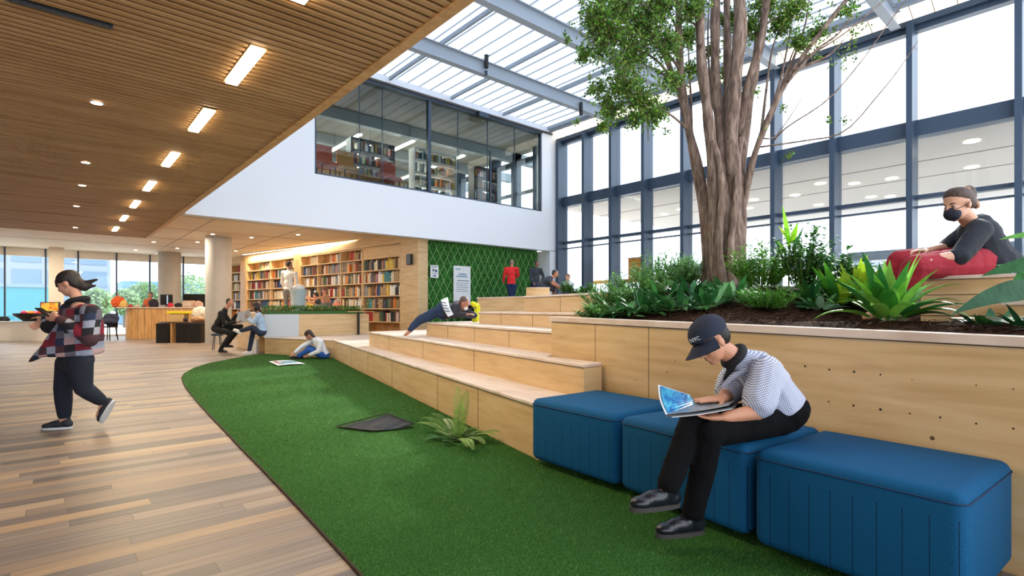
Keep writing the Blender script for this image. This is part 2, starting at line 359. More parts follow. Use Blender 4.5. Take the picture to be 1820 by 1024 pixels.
# gallery room behind
struct(MB().box((4.5, WY+.31, 4.6), (15.9, 31, 4.75)), 'floor_gallery', mat('gallery floor', (150, 146, 140), .4))
struct(MB().box((4.5, WY+.31, 8.15), (15.9, 31, 8.3)), 'ceiling_gallery', mat('gallery ceiling', (150, 146, 138), .8))
struct(MB().box((4.4, WY+.31, 4.75), (4.5, 31, 8.2)), 'wall_gallery_left', mat('gallery wall', (110, 112, 112), .8))
gbw = MB(); gbw.box((4.5, 27, 4.75), (11, 27.2, 8.2)).box((11, 27, 7.2), (18, 27.2, 8.2))
for x in (11, 12.8, 14.8): gbw.box((x, 27, 4.75), (x+.6, 27.2, 7.2))
gm2 = MB()
for k in range(9): struct(MB().box((15.3, 16.2+1.4*k, 4.75), (15.8, 16.32+1.4*k, 8.15)), 'window_mullion', M['steel'])  # mullions and transoms added to stand in for the window wall's reflection
struct(MB().box((15.5, 15.3, 6.3), (15.7, 27, 6.4)).box((15.5, 15.3, 7.6), (15.7, 27, 7.8)), 'trim_8', M['steel'])
for x_, y_ in ((8, 18.5), (12, 20)):  # fill lights added to brighten the gallery interior
    ld = bpy.data.lights.new('gallery_fill', 'AREA'); ld.shape = 'RECTANGLE'; ld.size = 4; ld.size_y = 2; ld.energy = 260; ld.color = (1, .92, .8)
    lo = bpy.data.objects.new('gallery_fill', ld); COL.objects.link(lo); lo.location = (x_, y_, 7.4)
struct(gbw, 'wall_gallery_back', mat('gallery wall', (110, 112, 112), .8))
gb = MB()
for yy in (17.6, 20.5, 23.5): gb.box((4.6, yy, 7.75), (17.8, yy+.3, 8.14))
struct(gb, 'trim_4', M['beam'])
for i, (x, y0, y1) in enumerate(((8.3, 17.8, 20.4), (9.2, 18.6, 22.5), (10.1, 17.2, 22), (7.2, 20, 25), (12.6, 17.5, 24))):
    t = thing('pendant_light', ['short linear pendant lamp, left of the three together in the gallery', 'linear pendant lamp in the middle of the gallery cluster', 'longest linear pendant lamp seen beside the dark gallery mullion', 'linear pendant lamp deep in the left of the gallery', 'linear pendant lamp in the right half of the gallery'][i], 'pendant lamp', (x, (y0+y1)/2, 7.5), 'linear lamps in the upper gallery')
    MB().box((x-.06, y0, 7.45), (x+.06, y1, 7.5)).build('diffuser', emis('gallery lamp', (255, 246, 228), 14), t); MB().box((x-.07, y0, 7.5), (x+.07, y1, 7.56)).build('housing', M['white'], t)
    MB().tube([(x, y0+.3, 7.5), (x, y0+.3, 8.15)], .006, 6).build('cable', M['steel'], t); MB().tube([(x, y1-.3, 7.5), (x, y1-.3, 8.15)], .006, 6).build('cable', M['steel'], t)
# ================================================================ window wall on the right
MY = [14.85, 13.5, 12.2, 10.8, 9.3, 7.9, 6.47, 4.97, 3.33, 1.46, -.3, -2.0, -3.7]
for i, y in enumerate(MY):
    struct(MB().box((15.25, y-.06, 0), (15.8, y+.06, 8.05)), 'window_mullion', M['steel'])
for i in range(len(MY)-1):
    y0, y1 = MY[i+1]+.06, MY[i]-.06
    g = struct(MB().box((15.6, y0, .1), (15.61, y1, 7.95)), 'window_%d' % (i+2), M['glass'])
    MB().box((15.5, y0, 5.36), (15.7, y1, 5.74)).box((15.5, y0, 3.86), (15.7, y1, 3.96)).box((15.52, y0, 3.66), (15.68, y1, 3.7)).box((15.5, y0, 7.86), (15.72, y1, 8.0)).box((15.5, y0, 0), (15.7, y1, .12)).build('transom', M['steel'], g)
struct(MB().box((15.4, -4, 7.98), (15.85, 15, 8.12)), 'trim_5', M['steel'])
# roof: curved eave, cream translucent ribs, then flat sheets
cv = MB(); prof = [(15.85, 8.1), (15.6, 8.28), (15.3, 8.4), (15.0, 8.46)]
for i in range(3): cv.add([(prof[i][0], -4, prof[i][1]), (prof[i][0], 15, prof[i][1]), (prof[i+1][0], 15, prof[i+1][1]), (prof[i+1][0], -4, prof[i+1][1])], [(0, 1, 2, 3)])
struct(cv, 'ceiling_eave', M['roofw'])
cr = MB(); y = -3.8
while y < 15: cr.tube([(p[0], y, p[1]-.01) for p in prof], .012, 4); y += .42
struct(cr, 'trim_6', mat('eave rib', (190, 176, 150), .6))
struct(MB().box((2.46, -4, 8.5), (15.05, 15.3, 8.515)), 'ceiling_skylight', M['roofp'])
rb = MB(); x = 2.7
while x < 15: rb.box((x, -4, 8.46), (x+.012, 14.98, 8.5)); x += .42
struct(rb, 'trim_7', mat('roof sheet rib', (186, 190, 194), .6))
pl = MB(); x = 3.3
while x < 14.9: pl.box((x, -4, 8.36), (x+.06, 14.95, 8.47)); x += 2.3
struct(pl, 'roof_purlin', M['beam'])
for i, y in enumerate((12.05, 9.2, 6.4, 3.6, .8, -2)):
    struct(MB().box((2.46, y-.02, 7.98), (15.3, y+.02, 8.36)).box((2.46, y-.1, 7.96), (15.3, y+.1, 7.985)).box((2.46, y-.1, 8.34), (15.3, y+.1, 8.36)), 'roof_beam', M['beam'])
struct(MB().box((14.95, -4, 8.3), (15.07, 15, 8.46)), 'roof_edge_beam', M['beam'])
for i, (px, py) in enumerate(((860, 110), (1028, 195))):   # spotlights clamped under beams
    p = PYY(px, py, 12.05); lab = ['small black spotlight hanging on the roof beam near the centre top', 'small black spotlight at the right end of the lower roof beam, by the leaves'][i]
    t = thing('spotlight', lab, 'spotlight', (p.x, 12.05, 8.0), 'black spotlights on the roof beam')
    MB().lathe((p.x, 11.93, p.z-.2), [(0, -.02), (.05, -.02), (.06, 0), (.06, .38), (.04, .42), (0, .42)], 16).build('body', M['black'], t, smooth=True); MB().box((p.x-.02, 11.9, 7.94), (p.x+.02, 12.0, 8.06)).build('clamp', M['steel'], t)
# ================================================================ far glazed facade on the left and side walls
fy = 31.0; fx = [-8, -5.6, -3.4, -1.5, -.2, .9, 2.3, 3.6, 5.0, 6.5]
for x in fx: struct(MB().box((x-.03, fy-.05, 0), (x+.03, fy+.15, 3.9)), 'window_mullion', M['steel'])
for i in range(len(fx)-1):
    g = struct(MB().box((fx[i]+.03, fy+.04, .08), (fx[i+1]-.03, fy+.05, 3.85)), 'window_%d' % (20+i), M['glass'])
    MB().box((fx[i]+.03, fy, 0), (fx[i+1]-.03, fy+.1, .08)).box((fx[i]+.03, fy, 3.55), (fx[i+1]-.03, fy+.1, 3.9)).build('window_frame', M['creamwhite'], g)
struct(MB().box((6.5, 31, 0), (16, 31.2, 8.3)), 'wall_far', M['white'])
struct(MB().box((-8.1, -4, 0), (-8, 31, 3.9)), 'wall_left', M['white'])
# columns
for (px, pyb, d, r) in ((388.5, 610, 19.5, .43), (301.5, 597, 24.8, .46)):
    p = PD(px, 550, d); struct(MB().lathe((p.x, p.y, 0), [(r, 0), (r, 3.9)], 40), 'column', M['concrete'], smooth=True, sharp=40)
p = PD(100, 550, 22.9); struct(MB().box((p.x-.25, p.y-.2, 0), (p.x+.25, p.y+.2, 3.9)), 'column', M['creamwhite'])
# ================================================================ outside world
struct(MB().box((-60, 31.2, -.2), (60, 120, -.05)).box((16, -60, -.2), (120, 60, -.05)), 'ground', mat('outdoor paving', (214, 212, 206), .9))
# neighbouring canopy seen through the right windows
so = struct(MB().box((16.2, -12, 5.45), (27, 15.5, 5.75)), 'canopy_soffit', mat('soffit panel', (216, 206, 198), .8))
ss = MB()
for x in (18.6, 20.9, 24.3): ss.box((x, -12, 5.44), (x+.03, 15.5, 5.4505))
ss.build('seam', mat('soffit joint', (90, 90, 90), .8), so)
dlx = [(1727, 251), (1727, 297), (1585, 317), (1518, 326), (1458, 326), (1413, 347), (1582, 349), (1548, 350), (1455, 364), (1340, 355), (1331, 370), (1210, 372), (1181, 381)]
for i, (px, py) in enumerate(dlx):
    p = PZ(px, py, 5.44); downlight(p, ['brightest round soffit light outside, upper right behind the tall panes', 'round soffit light above and right of the masked woman', 'large soffit light left of the masked woman', 'soffit light right of the second mullion from the tree', 'soffit light just left of the mullion beside the plants', 'small soffit light low beside the tree side mullion', 'small low soffit light under the large one by the woman', 'paired small soffit light low in the wide pane', 'paired small soffit light low above the leafy shrub', 'soffit light close right of the tree trunk', 'lower soffit light close right of the tree trunk', 'soffit light seen left of the tree trunk', 'dimmer soffit light seen left of the tree trunk'][i], 'soffit downlights outside the window wall', .17)
# pale buildings outside
def bld(name, lab, boxes, m, wins=None):
    t = thing(name, lab, 'building', boxes[0][0]); mb = MB()
    for a, b in boxes: mb.box(a, b)
    mb.build('wall', m, t)
    if wins:
        wb = MB()
        for a, b in wins: wb.box(a, b)
        wb.build('window', mat('far window glass', (120, 140, 155), .2), t)
    return t
hz = mat('hazy white building', (150, 158, 168), .8); hb = mat('blue glass building', (110, 150, 176), .3)
bld('terrace_building', 'long white terraced building beyond the right window wall', [((46, -20, 0), (48, 26, 1.2)), ((44, -20, 2.4), (48, 26, 2.9)), ((43, -20, 4.3), (48, 26, 4.8)), ((45, -20, 0), (45.5, -19.3, 4.8)), ((45, 4, 0), (45.6, 5, 4.8)), ((45, 14, 0), (45.6, 15, 4.8))], hz)
bld('sky_bridge', 'grey blue covered walkway outside under the soffit, right half', [((25, -10, 3.25), (26, 16, 3.6)), ((25, -10, 2.05), (26, 16, 2.2)), ((25.2, 7.6, 0), (25.6, 8, 3.25)), ((25.2, 1.4, 0), (25.6, 1.8, 3.25)), ((25.2, 13.4, 0), (25.6, 13.8, 3.25))], mat('walkway steel', (108, 124, 142), .6))
bld('service_tower', 'grey tower block beyond the right window wall', [((33, 4.5, 0), (35, 6.6, 3.4))], mat('grey tower', (84, 94, 108), .8), [((32.97, 4.7+.5*k, 2.5), (33, 5.05+.5*k, 3.1)) for k in range(4)])
bld('office_building', 'white office block with blue glass beyond the far left windows', [((-14, 60, 0), (4, 66, 7.5))], hz, [((-13.5+2.2*k, 59.95, 1.2+2*j), (-11.7+2.2*k, 60, 2.6+2*j)) for k in range(8) for j in range(3)])
bld('glass_pavilion', 'teal glass pavilion outside behind the walking woman', [((-6, 44, 0), (.5, 49, 2.6))], mat('teal glass', (70, 138, 150), .2), [((-6.1, 43.9, 2.6), (.7, 49.1, 2.8))])
bld('blue_building', 'pale blue building outside between the columns', [((4.4, 54, 0), (14.4, 60, 3.6))], hb, [((4.5+1.2*k, 53.95, .5), (5.4+1.2*k, 54, 3.1)) for k in range(8)])
# railing outside with timber handrail, orange banner
t = thing('handrail', 'yellow timber handrail outside the windows behind the steps', 'railing', (17.4, 12, 0))
MB().box((17.3, 5, 2.32), (17.4, 15, 2.46)).build('top_rail', M['rail'], t)
rp = MB()
for k in range(40): rp.box((17.33, 5.1+.25*k, 0), (17.36, 5.12+.25*k, 2.32))
rp.build('balusters', mat('white baluster', (220, 222, 224), .5), t)
a = PXX(1117, 460, 17); b = PXX(1147, 495, 17)
t = thing('banner', 'plain orange banner outside, between window mullions left of the tree', 'banner', (17, (a.y+b.y)/2, b.z))
MB().box((16.99, b.y, b.z), (17.01, a.y, a.z)).build('cloth', mat('orange banner cloth', (240, 160, 50), .8, transl=.3), t); MB().box((16.98, b.y-.05, a.z), (17.02, a.y+.05, a.z+.03)).tube([(17, b.y-.03, 0), (17, b.y-.03, a.z+.03)], .02, 8).build('frame', M['steel'], t)
# ================================================================ artificial turf
edge = [(PZ(x, y, 0).x, PZ(x, y, 0).y) for x, y in ((760, 1180), (640, 1024), (545, 920), (470, 840), (432, 802), (400, 768), (373, 740), (350, 715), (332, 693), (325, 680), (323, 672), (327, 665), (345, 655), (370, 647), (400, 641), (435, 634), (470, 629.5))]
tp = edge+[(5.40, 13.16), (3.02, 3.17), (3.0, 3.13), (3.44, 3.1), (3.45, 2.5), (3.3, .2), (3.1, -.6), (.9, -.6)]
TG = ramp_mat('turf ground', [(26, 56, 20), (44, 88, 36), (66, 114, 50)], 90, rough=.9, bump=.6); TG.node_tree.nodes['Principled BSDF'].inputs['Specular IOR Level'].default_value = .1
turf = thing('turf_carpet', 'curved green artificial turf carpet laid on the plank floor along the steps', 'carpet', (2.5, 3, 0))
MB().prism(tp, .001, .012).build('backing', TG, turf)
em = MB()
ep = [V((a, b, .009)) for a, b in edge]
em.tube(ep, .008, 6); em.build('edging', M['seam'], turf, smooth=True)
def in_poly(px, py, poly):
    inside = np.zeros(len(px), bool); n = len(poly); j = n-1
    for i in range(n):
        xi, yi = poly[i]; xj, yj = poly[j]
        c = ((yi > py) != (yj > py)) & (px < (xj-xi)*(py-yi)/(yj-yi+1e-12)+xi); inside ^= c; j = i
    return inside
rg = np.random.default_rng(3)
def turf_points(x0, x1, y0, y1, n):
    x = rg.uniform(x0, x1, n); y = rg.uniform(y0, y1, n)
    u = .6547*x+.7559*y; r = .7559*x-.6547*y
    k = in_poly(x, y, tp) & (u > 1.9) & (np.abs(r/np.maximum(u, .1)) < 1.1)
    return x[k], y[k], u[k]
xs, ys, us = [], [], []
for (y0, y1, n) in ((-.5, 3, 260000), (3, 6, 150000), (6, 10, 90000), (10, 15.6, 60000)):
    a_, b_, c_ = turf_points(.9, 5.6, y0, y1, n); xs.append(a_); ys.append(b_); us.append(c_)
x = np.concatenate(xs); y = np.concatenate(ys); u = np.concatenate(us); n = len(x)
ang = rg.uniform(0, 2*PI, n); hgt = rg.uniform(.014, .028, n); wd = np.clip(.0012*u/2.5, .0012, .008)
lx = rg.normal(0, .009, n); ly = rg.normal(0, .009, n)
vv = np.zeros((n, 3, 3)); ox, oy, _o = turf.location
vv[:, 0] = np.stack([x-ox-np.cos(ang)*wd, y-oy-np.sin(ang)*wd, np.full(n, .008)], 1)
vv[:, 1] = np.stack([x-ox+np.cos(ang)*wd, y-oy+np.sin(ang)*wd, np.full(n, .008)], 1)
vv[:, 2] = np.stack([x-ox+lx, y-oy+ly, hgt], 1)
me = bpy.data.meshes.new('pile'); me.vertices.add(3*n); me.vertices.foreach_set('co', vv.reshape(-1))
me.loops.add(3*n); me.loops.foreach_set('vertex_index', np.arange(3*n, dtype=np.int32)); me.polygons.add(n)
me.polygons.foreach_set('loop_start', np.arange(0, 3*n, 3, dtype=np.int32)); me.update()
tone = rg.random(n); c1 = np.array(lin((46, 86, 36))); c2 = np.array(lin((98, 138, 68))); cc = c1[None]*(1-tone[:, None])+c2[None]*tone[:, None]
dry = rg.random(n) < .05; cc[dry] = np.array(lin((150, 170, 100)))
ca = me.color_attributes.new('Col', 'FLOAT_COLOR', 'CORNER'); ca.data.foreach_set('color', np.repeat(cc, 3, axis=0).reshape(-1))
me.materials.append(mat('turf blade', (60, 130, 40), .7, attr=True, transl=.2, spec=.12)); po = bpy.data.objects.new('pile', me); COL.objects.link(po); po.parent = turf; po['kind'] = 'stuff'
# ================================================================ timber seating tiers
def seam_on(mb, p, q, f, z0, z1, nout, w=.0025):
    a = V(p)+(V(q)-V(p))*f; d = norm_(V(q)-V(p)); mb.obox((a.x+nout.x*.001, a.y+nout.y*.001, (z0+z1)/2), d*w, nout*.0015, (0, 0, (z1-z0)/2))
def tier(label, poly, nf, z0, z1, seams, sh=(-.022, 0)):
    t = thing('seating_tier', label, 'bench', (poly[0][0], poly[0][1], z0), 'timber seating tiers')
    MB().prism(poly, z0, z1-.034).build('riser', M['ply'], t)
    tp2 = [(p[0]+(sh[0] if i < nf else 0), p[1]+(-.0 if i != 0 else -.02)) for i, p in enumerate(poly)]
    MB().prism(tp2, z1-.03, z1).build('tread', M['tread'], t, bevel=.006)
    sm = MB(); p, q = V((*poly[0], 0)), V((*poly[1], 0)); d = norm_(q-p); no = V((-d.y, d.x, 0))
    for f in seams: seam_on(sm, p, q, f, z0, z1-.035, no)
    sm.obox(((p.x+q.x)/2+no.x*.001, (p.y+q.y)/2+no.y*.001, z1-.033), d*((q-p).length/2), no*.0015, (0, 0, .0035)); sm.build('joint', M['seam'], t)
    return t
T1 = [(3.03, 3.16), (5.42, 13.16), (4.5, 15.75), (8.3, 15.55), (8.3, 4.68), (3.98, 3.93), (3.83, 3.90), (3.77, 3.16)]
T2 = [(3.52, 3.1), (5.14, 10.6), (8.2, 11.0), (8.2, 4.66), (3.98, 3.94), (3.84, 3.91), (3.76, 3.1)]
T3 = [(4.12, 4.03), (5.2, 8.4), (8.1, 8.9), (8.1, 4.7)]
T4 = [(4.66, 4.1), (5.42, 7.1), (9.3, 7.7), (9.3, 4.87)]
T5 = [(5.2, 4.2), (5.72, 6.3), (9.4, 6.9), (9.4, 4.9)]
tier('lowest timber seating tier with the long curved front beside the turf', T1, 3, 0, .472, (.12, .24, .45, .62, .78))
tier('second timber seating tier up, ending behind the blue ottomans', T2, 2, .472, .77, (.3, .55, .8))
tier('third timber seating tier up, the man with the phone leans on it', T3, 2, .77, 1.015, (.25, .5, .75))
tier('fourth timber seating tier up, its tread below the topmost block', T4, 2, 1.015, 1.21, (.4, .72))
tier('topmost timber block of the seating steps, by the leafy planter', T5, 2, 1.21, 1.465, (.5,))
# small curved seat on the top block
a = PD(937, 526, 8.75); b = PD(977, 526, 8.75)
t = thing('seat_block', 'small curved timber seat on the topmost block under the crouching person', 'stool', ((a.x+b.x)/2, (a.y+b.y)/2, 1.465))
poly = [(a.x, a.y), (a.x+.35, a.y+.35), (b.x+.35, b.y+.35), (b.x, b.y)]
ft = [V(((a.x*(1-f)+b.x*f)-FW.x*.04*math.sin(PI*f), (a.y*(1-f)+b.y*f)-FW.y*.04*math.sin(PI*f), 0)) for f in [k/8 for k in range(9)]]
pl_ = [(p.x, p.y) for p in ft]+[(b.x+.25, b.y+.3), (a.x+.25, a.y+.3)]
MB().prism(pl_, 1.466, 1.60).build('base', M['ply'], t); MB().prism([(p[0]-.01, p[1]-.01) for p in pl_], 1.60, 1.612).build('top', M['tread'], t)
# low platform with books behind tier four where two visitors stand
plat = thing('display_platform', 'low dark display platform in front of the green wall, man in red stands on it', 'platform', (12, 13.4, 0))
MB().box((10.9, 13.3, 0), (14.9, 15.0, 1.37)).build('base', M['black'], plat); MB().box((10.85, 13.25, 1.37), (14.95, 15.0, 1.40)).build('top', M['steel'], plat)
dm = [(180, 60, 50), (210, 190, 160), (50, 60, 110), (230, 230, 230), (190, 120, 60), (80, 50, 40)]
for k in range(14):
    x0 = 10.98+.27*k; hh = .26+.06*((k*7) % 3); mb = MB().color(dm[k % 6]).box((x0, 13.22, 1.10-.0), (x0+.2, 13.245, 1.10+hh*.7))
    o = mb.build('display_cover', mat('printed cover', (255, 255, 255), .5, attr=True), plat)
# ================================================================ planter wall behind the ottomans
def wx(y): return 3.44+.132*(y-.44)
P0 = V((wx(-1.2), -1.2, 0)); P1 = V((wx(3.87), 3.87, 0)); wd = norm_(P1-P0); wn = V((-wd.y, wd.x, 0))
def cz(y): return 1.1215+(y-.17)*.0147
planter = thing('planter', 'long raised plywood planter with a pale cap behind the blue ottomans', 'planter', ((P0.x+P1.x)/2, (P0.y+P1.y)/2, 0))
pw = MB(); q = -wn*.07
pts = [P0, P1, P1+q, P0+q]
pw.prism([(p.x, p.y) for p in pts], 0, [cz(p.y)-.055 for p in pts]); s1 = V((10.6, 5.0, 0)); sdv = norm_(s1-P1); sn = V((-sdv.y, sdv.x, 0))
pts = [P1, s1, s1-sn*.07, P1-sn*.07]; pw.prism([(p.x, p.y) for p in pts], 0, [1.12, 1.44, 1.44, 1.12]); pw.build('front_panel', M['ply'], planter)
cp = MB(); pts = [P0+wn*.02, P1+wn*.02+wd*.02, P1+q*1.6+wd*.02, P0+q*1.6]
cp.add([(p.x, p.y, cz(p.y)-.05) for p in pts]+[(p.x, p.y, cz(p.y)) for p in pts], [(3, 2, 1, 0), (4, 5, 6, 7), (0, 1, 5, 4), (1, 2, 6, 5), (2, 3, 7, 6), (3, 0, 4, 7)])
cp.build('cap', M['tread'], planter, bevel=.004)
hm = MB()
def wallpt(px, py):
    # intersection of the picture ray with the planter wall plane
    r = ray(px, py); tt = (P0-V((0, 0, H))).dot(wn)/r.dot(wn); return V((0, 0, H))+r*tt
for px, py, r in ((1431, 651, 3), (1474, 657, 3), (1518, 661, 3.4), (1565, 666, 2.6), (1621, 675, 1.5), (1735, 685, 2), (1801, 692, 2), (1431, 708, 3), (1473, 714, 2.4), (1517, 721, 3.4), (1565, 728, 3.8), (1617, 735, 2.6), (1671, 742, 3), (1735, 753, 3), (1801, 762, 3), (1200, 642, 1.5), (1227, 640, 1.2), (1130, 676, 1.5), (1186, 662, 2), (1240, 668, 1.2), (1196, 660, 1), (1030, 620, 1.2), (1110, 610, 1.1), (1085, 668, 1.1)):
    p = wallpt(px, py); rr = r*.62*(p-V((0, 0, H))).dot(FW)/FP; hm.lathe(p+wn*.001, [(0, 0), (rr, 0), (rr, -.002)], 10, wn)
hm.build('drill_holes', M['seam'], planter)
kn = MB(); p = wallpt(1657, 779); kn.lathe(p+wn*.0012, [(0, 0), (.010, 0), (.012, -.002)], 12, wn); kn.build('knot', mat('timber knot', (96, 66, 40), .7), planter)
sm = MB()
for px in (1058, 1153):
    p = wallpt(px, 640); sm.obox((p.x, p.y, .55), wd*.002, wn*.0015, (0, 0, .56))
    
sm.obox(((P0.x+P1.x)/2, (P0.y+P1.y)/2, (cz(P0.y)+cz(P1.y))/2-.053), wd*((P1-P0).length/2)+V((0, 0, (cz(P1.y)-cz(P0.y))/2)), wn*.0015, (0, 0, .003)); sm.build('joint', M['seam'], planter)
# mulch bed: height field
def mulch_z(x, y):
    d = (V((x, y, 0))-P0).dot(-wn)
    z = 1.085+.19*max(0, d-.25)
    z = min(z, 1.50+.02*(d-2.5)) if d > 2.4 else z
    r2 = ((x-6.63)**2+(y-3.52)**2); z += .07*math.exp(-r2/.5)
    z -= .30*(1-smoothstep(.9, 2.4, y))*smoothstep(4.2, 4.8, x)
    if (x > 4.95 and y < 1.35 and x < 6.35) or (4.62 < x < 5.3 and y < .8): z = min(z, .93)
    return z
mm = MB(); nx, ny = 60, 56; vs = []
for j in range(ny+1):
    for i in range(nx+1):
        y = -1.15+(4.85+1.15)*j/ny; f = i/nx; x0 = wx(min(y, 3.8))+.07; x = x0+(10.4-x0)*f*f*.55+(10.4-x0)*f*.45
        ym = 3.84+(x-P1.x)*.168; yy = min(y, ym-.05)
        vs.append((x, yy, mulch_z(x, yy)+rnd.uniform(-.008, .008)))
mm.add(vs, [(j*(nx+1)+i, j*(nx+1)+i+1, (j+1)*(nx+1)+i+1, (j+1)*(nx+1)+i) for j in range(ny) for i in range(nx)])
mo = mm.build('mulch', ramp_mat('bark mulch', [(30, 20, 14), (52, 36, 27), (80, 58, 44)], 26, rough=1, bump=.9, detail=10), planter, smooth=True)
ch = MB()     # loose bark chips
for k in range(5200):
    y = rnd.uniform(-.3, 3.6); x = wx(y)+.09+rnd.random()**1.5*2.4; z = mulch_z(x, y)+rnd.uniform(0, .012)
    a = rnd.uniform(0, PI); l = rnd.uniform(.008, .03); c = rnd.choice(((58, 40, 30), (92, 68, 52), (120, 96, 74), (40, 28, 22)))
    d = V((math.cos(a), math.sin(a), rnd.uniform(-.3, .3)))*l; s_ = V((-math.sin(a), math.cos(a), rnd.uniform(-.4, .4)))*.003
    ch.color(c).add([V((x, y, z))-d-s_, V((x, y, z))+d-s_, V((x, y, z))+d+s_, V((x, y, z))-d+s_+V((0, 0, .003))], [(0, 1, 2, 3)])
MATS['bark mulch'].node_tree.nodes['Principled BSDF'].inputs['Specular IOR Level'].default_value = .05
cho = ch.build('bark_chips', mat('bark chip', (90, 66, 50), .95, attr=True, spec=.1), planter, kind='stuff')
# bench block the masked woman sits on
t = thing('bench_block', 'layered plywood bench in the planter under the woman in red trousers', 'bench', (5.6, .0, 1.0))
bp = [(5.16, 1.05), (5.16, -1.6), (6.0, -1.6), (6.0, 1.1), (5.5, 1.12)]
MB().prism(bp, .95, 1.475).build('body', M['ply'], t); MB().prism([(5.14, 1.07), (5.14, -1.62), (6.02, -1.62), (6.02, 1.12), (5.5, 1.14)], 1.478, 1.505).build('top', M['tread'], t, bevel=.004)
sm = MB()
for z in (1.2, 1.36): sm.box((5.157, -1.6, z), (5.16, 1.05, z+.004))
sm.build('joint', M['seam'], t)
q = PD(1800, 536, 3.9); t = thing('bench_step', 'low pale step in front of the planter bench at the right edge', 'bench', (q.x, q.y, 1.2))
MB().box((4.8, -1.6, .98), (5.14, .52, 1.275)).build('body', M['ply'], t); MB().box((4.78, -1.6, 1.28), (5.14, .54, 1.305)).build('top', M['tread'], t)
# ================================================================ blue ottomans
def ottoman_mat():
    m = bpy.data.materials.new('blue ottoman fabric'); m.use_nodes = True; b = m.node_tree.nodes['Principled BSDF']
    tc = N(m, 'ShaderNodeTexCoord'); s = N(m, 'ShaderNodeSeparateXYZ'); L(m, tc.outputs['Object'], s.inputs[0])
    n = N(m, 'ShaderNodeTexNoise'); n.inputs['Scale'].default_value = 500; n.inputs['Detail'].default_value = 3; mp = N(m, 'ShaderNodeMapping'); mp.inputs['Scale'].default_value = (1, 1, .35)
    L(m, tc.outputs['Object'], mp.inputs[0]); L(m, mp.outputs[0], n.inputs['Vector'])
    r = N(m, 'ShaderNodeValToRGB'); r.color_ramp.elements[0].position = .3; r.color_ramp.elements[1].position = .72
    r.color_ramp.elements[0].color = lin((4, 60, 100)); r.color_ramp.elements[1].color = lin((14, 98, 144)); L(m, n.outputs['Fac'], r.inputs[0])
    # stitched channels every 92 mm along the length (object y), on the sides
    fr = N(m, 'ShaderNodeMath', operation='FRACT'); dv = N(m, 'ShaderNodeMath', operation='MULTIPLY'); dv.inputs[1].default_value = 1/.092; L(m, s.outputs['Y'], dv.inputs[0]); L(m, dv.outputs[0], fr.inputs[0])
    lt = N(m, 'ShaderNodeMath', operation='LESS_THAN'); lt.inputs[1].default_value = .035; L(m, fr.outputs[0], lt.inputs[0])
    zl = N(m, 'ShaderNodeMath', operation='LESS_THAN'); zl.inputs[1].default_value = .415; L(m, s.outputs['Z'], zl.inputs[0])
    an = N(m, 'ShaderNodeMath', operation='MULTIPLY'); L(m, lt.outputs[0], an.inputs[0]); L(m, zl.outputs[0], an.inputs[1])
    mx = N(m, 'ShaderNodeMix', data_type='RGBA'); L(m, an.outputs[0], mx.inputs[0]); L(m, r.outputs[0], mx.inputs[6]); mx.inputs[7].default_value = lin((4, 36, 66)); L(m, mx.outputs[2], b.inputs['Base Color'])
    b.inputs['Roughness'].default_value = .8; b.inputs['Specular IOR Level'].default_value = .22
    bp = N(m, 'ShaderNodeBump'); bp.inputs['Strength'].default_value = .25; bp.inputs['Distance'].default_value = .002; L(m, n.outputs['Fac'], bp.inputs['Height']); L(m, bp.outputs[0], b.inputs['Normal'])
    return m
OM = ottoman_mat()
def ottoman(fl, length, depth, yaw, label):      # fl: front-left corner (far end of the front)
    t = thing('ottoman', label, 'ottoman', (fl[0], fl[1], .0125), 'blue ottomans in a row against the planter wall')
    bm = bmesh.new(); h0, h1 = .04, .525; nx, ny, nz = 10, 12, 8
    bmesh.ops.create_cube(bm, size=1)
    for v in bm.verts: v.co = V(((v.co.x+.5)*depth, (v.co.y-.5)*length, h0+(v.co.z+.5)*(h1-h0)))
    bmesh.ops.bevel(bm, geom=list(bm.edges), offset=.05, segments=5, profile=.5, affect='EDGES')
    for v in bm.verts:      # slight cushion bulge on top and sides
        u = v.co.x/depth; q = -v.co.y/length
        if v.co.z > h1-.004: v.co.z += .012*math.sin(PI*max(0, min(1, u)))*math.sin(PI*max(0, min(1, q)))
    me = bpy.data.meshes.new('cushion'); bm.to_mesh(me); bm.free(); me.materials.append(OM); me.polygons.foreach_set('use_smooth', [True]*len(me.polygons))
    o = bpy.data.objects.new('cushion', me); COL.objects.link(o); o.parent = t
    L_ = lambda x, y, z: V((t.location.x+x, t.location.y+y, z+.0125))
    r = .047; pp = []
    for cx, cyy, a0 in ((depth-r, -r, 0), (r, -r, 90), (r, -length+r, 180), (depth-r, -length+r, 270)):
        for k in range(4): a = math.radians(a0+30*k); pp.append(L_(cx+r*math.cos(a)*1.05, cyy+r*math.sin(a)*1.05, h1-.045))
    pp.append(pp[0]); MB().tube(pp, .0035, 6, cap=False).build('piping', mat('dark blue piping', (6, 44, 80), .7), t, smooth=True)
    for cx in (.14, depth-.12):
        for cyy in (-.13, -length+.13):
            MB().lathe(L_(cx, cyy-.015, .028), [(0, 0), (.024, 0), (.027, .006), (.027, .024), (.024, .03), (0, .03)], 16, (0, 1, 0)).box(L_(cx-.012, cyy-.02, .03), L_(cx+.012, cyy+.02, .055)).build('caster', M['black'], t, smooth=True, sharp=40)
    t.rotation_euler = (0, 0, yaw); return t
ottoman((2.905, 3.125), .875, .78, math.radians(-2.5), 'blue ottoman farthest from the camera, touching the end of the lowest tier')
ottoman((2.87, 2.215), .925, .78, math.radians(-8), 'middle blue ottoman, behind the crossed legs of the man reading')
ottoman((2.705, 1.245), .85, .78, math.radians(-4), 'nearest blue ottoman at the lower right corner, wide open top')
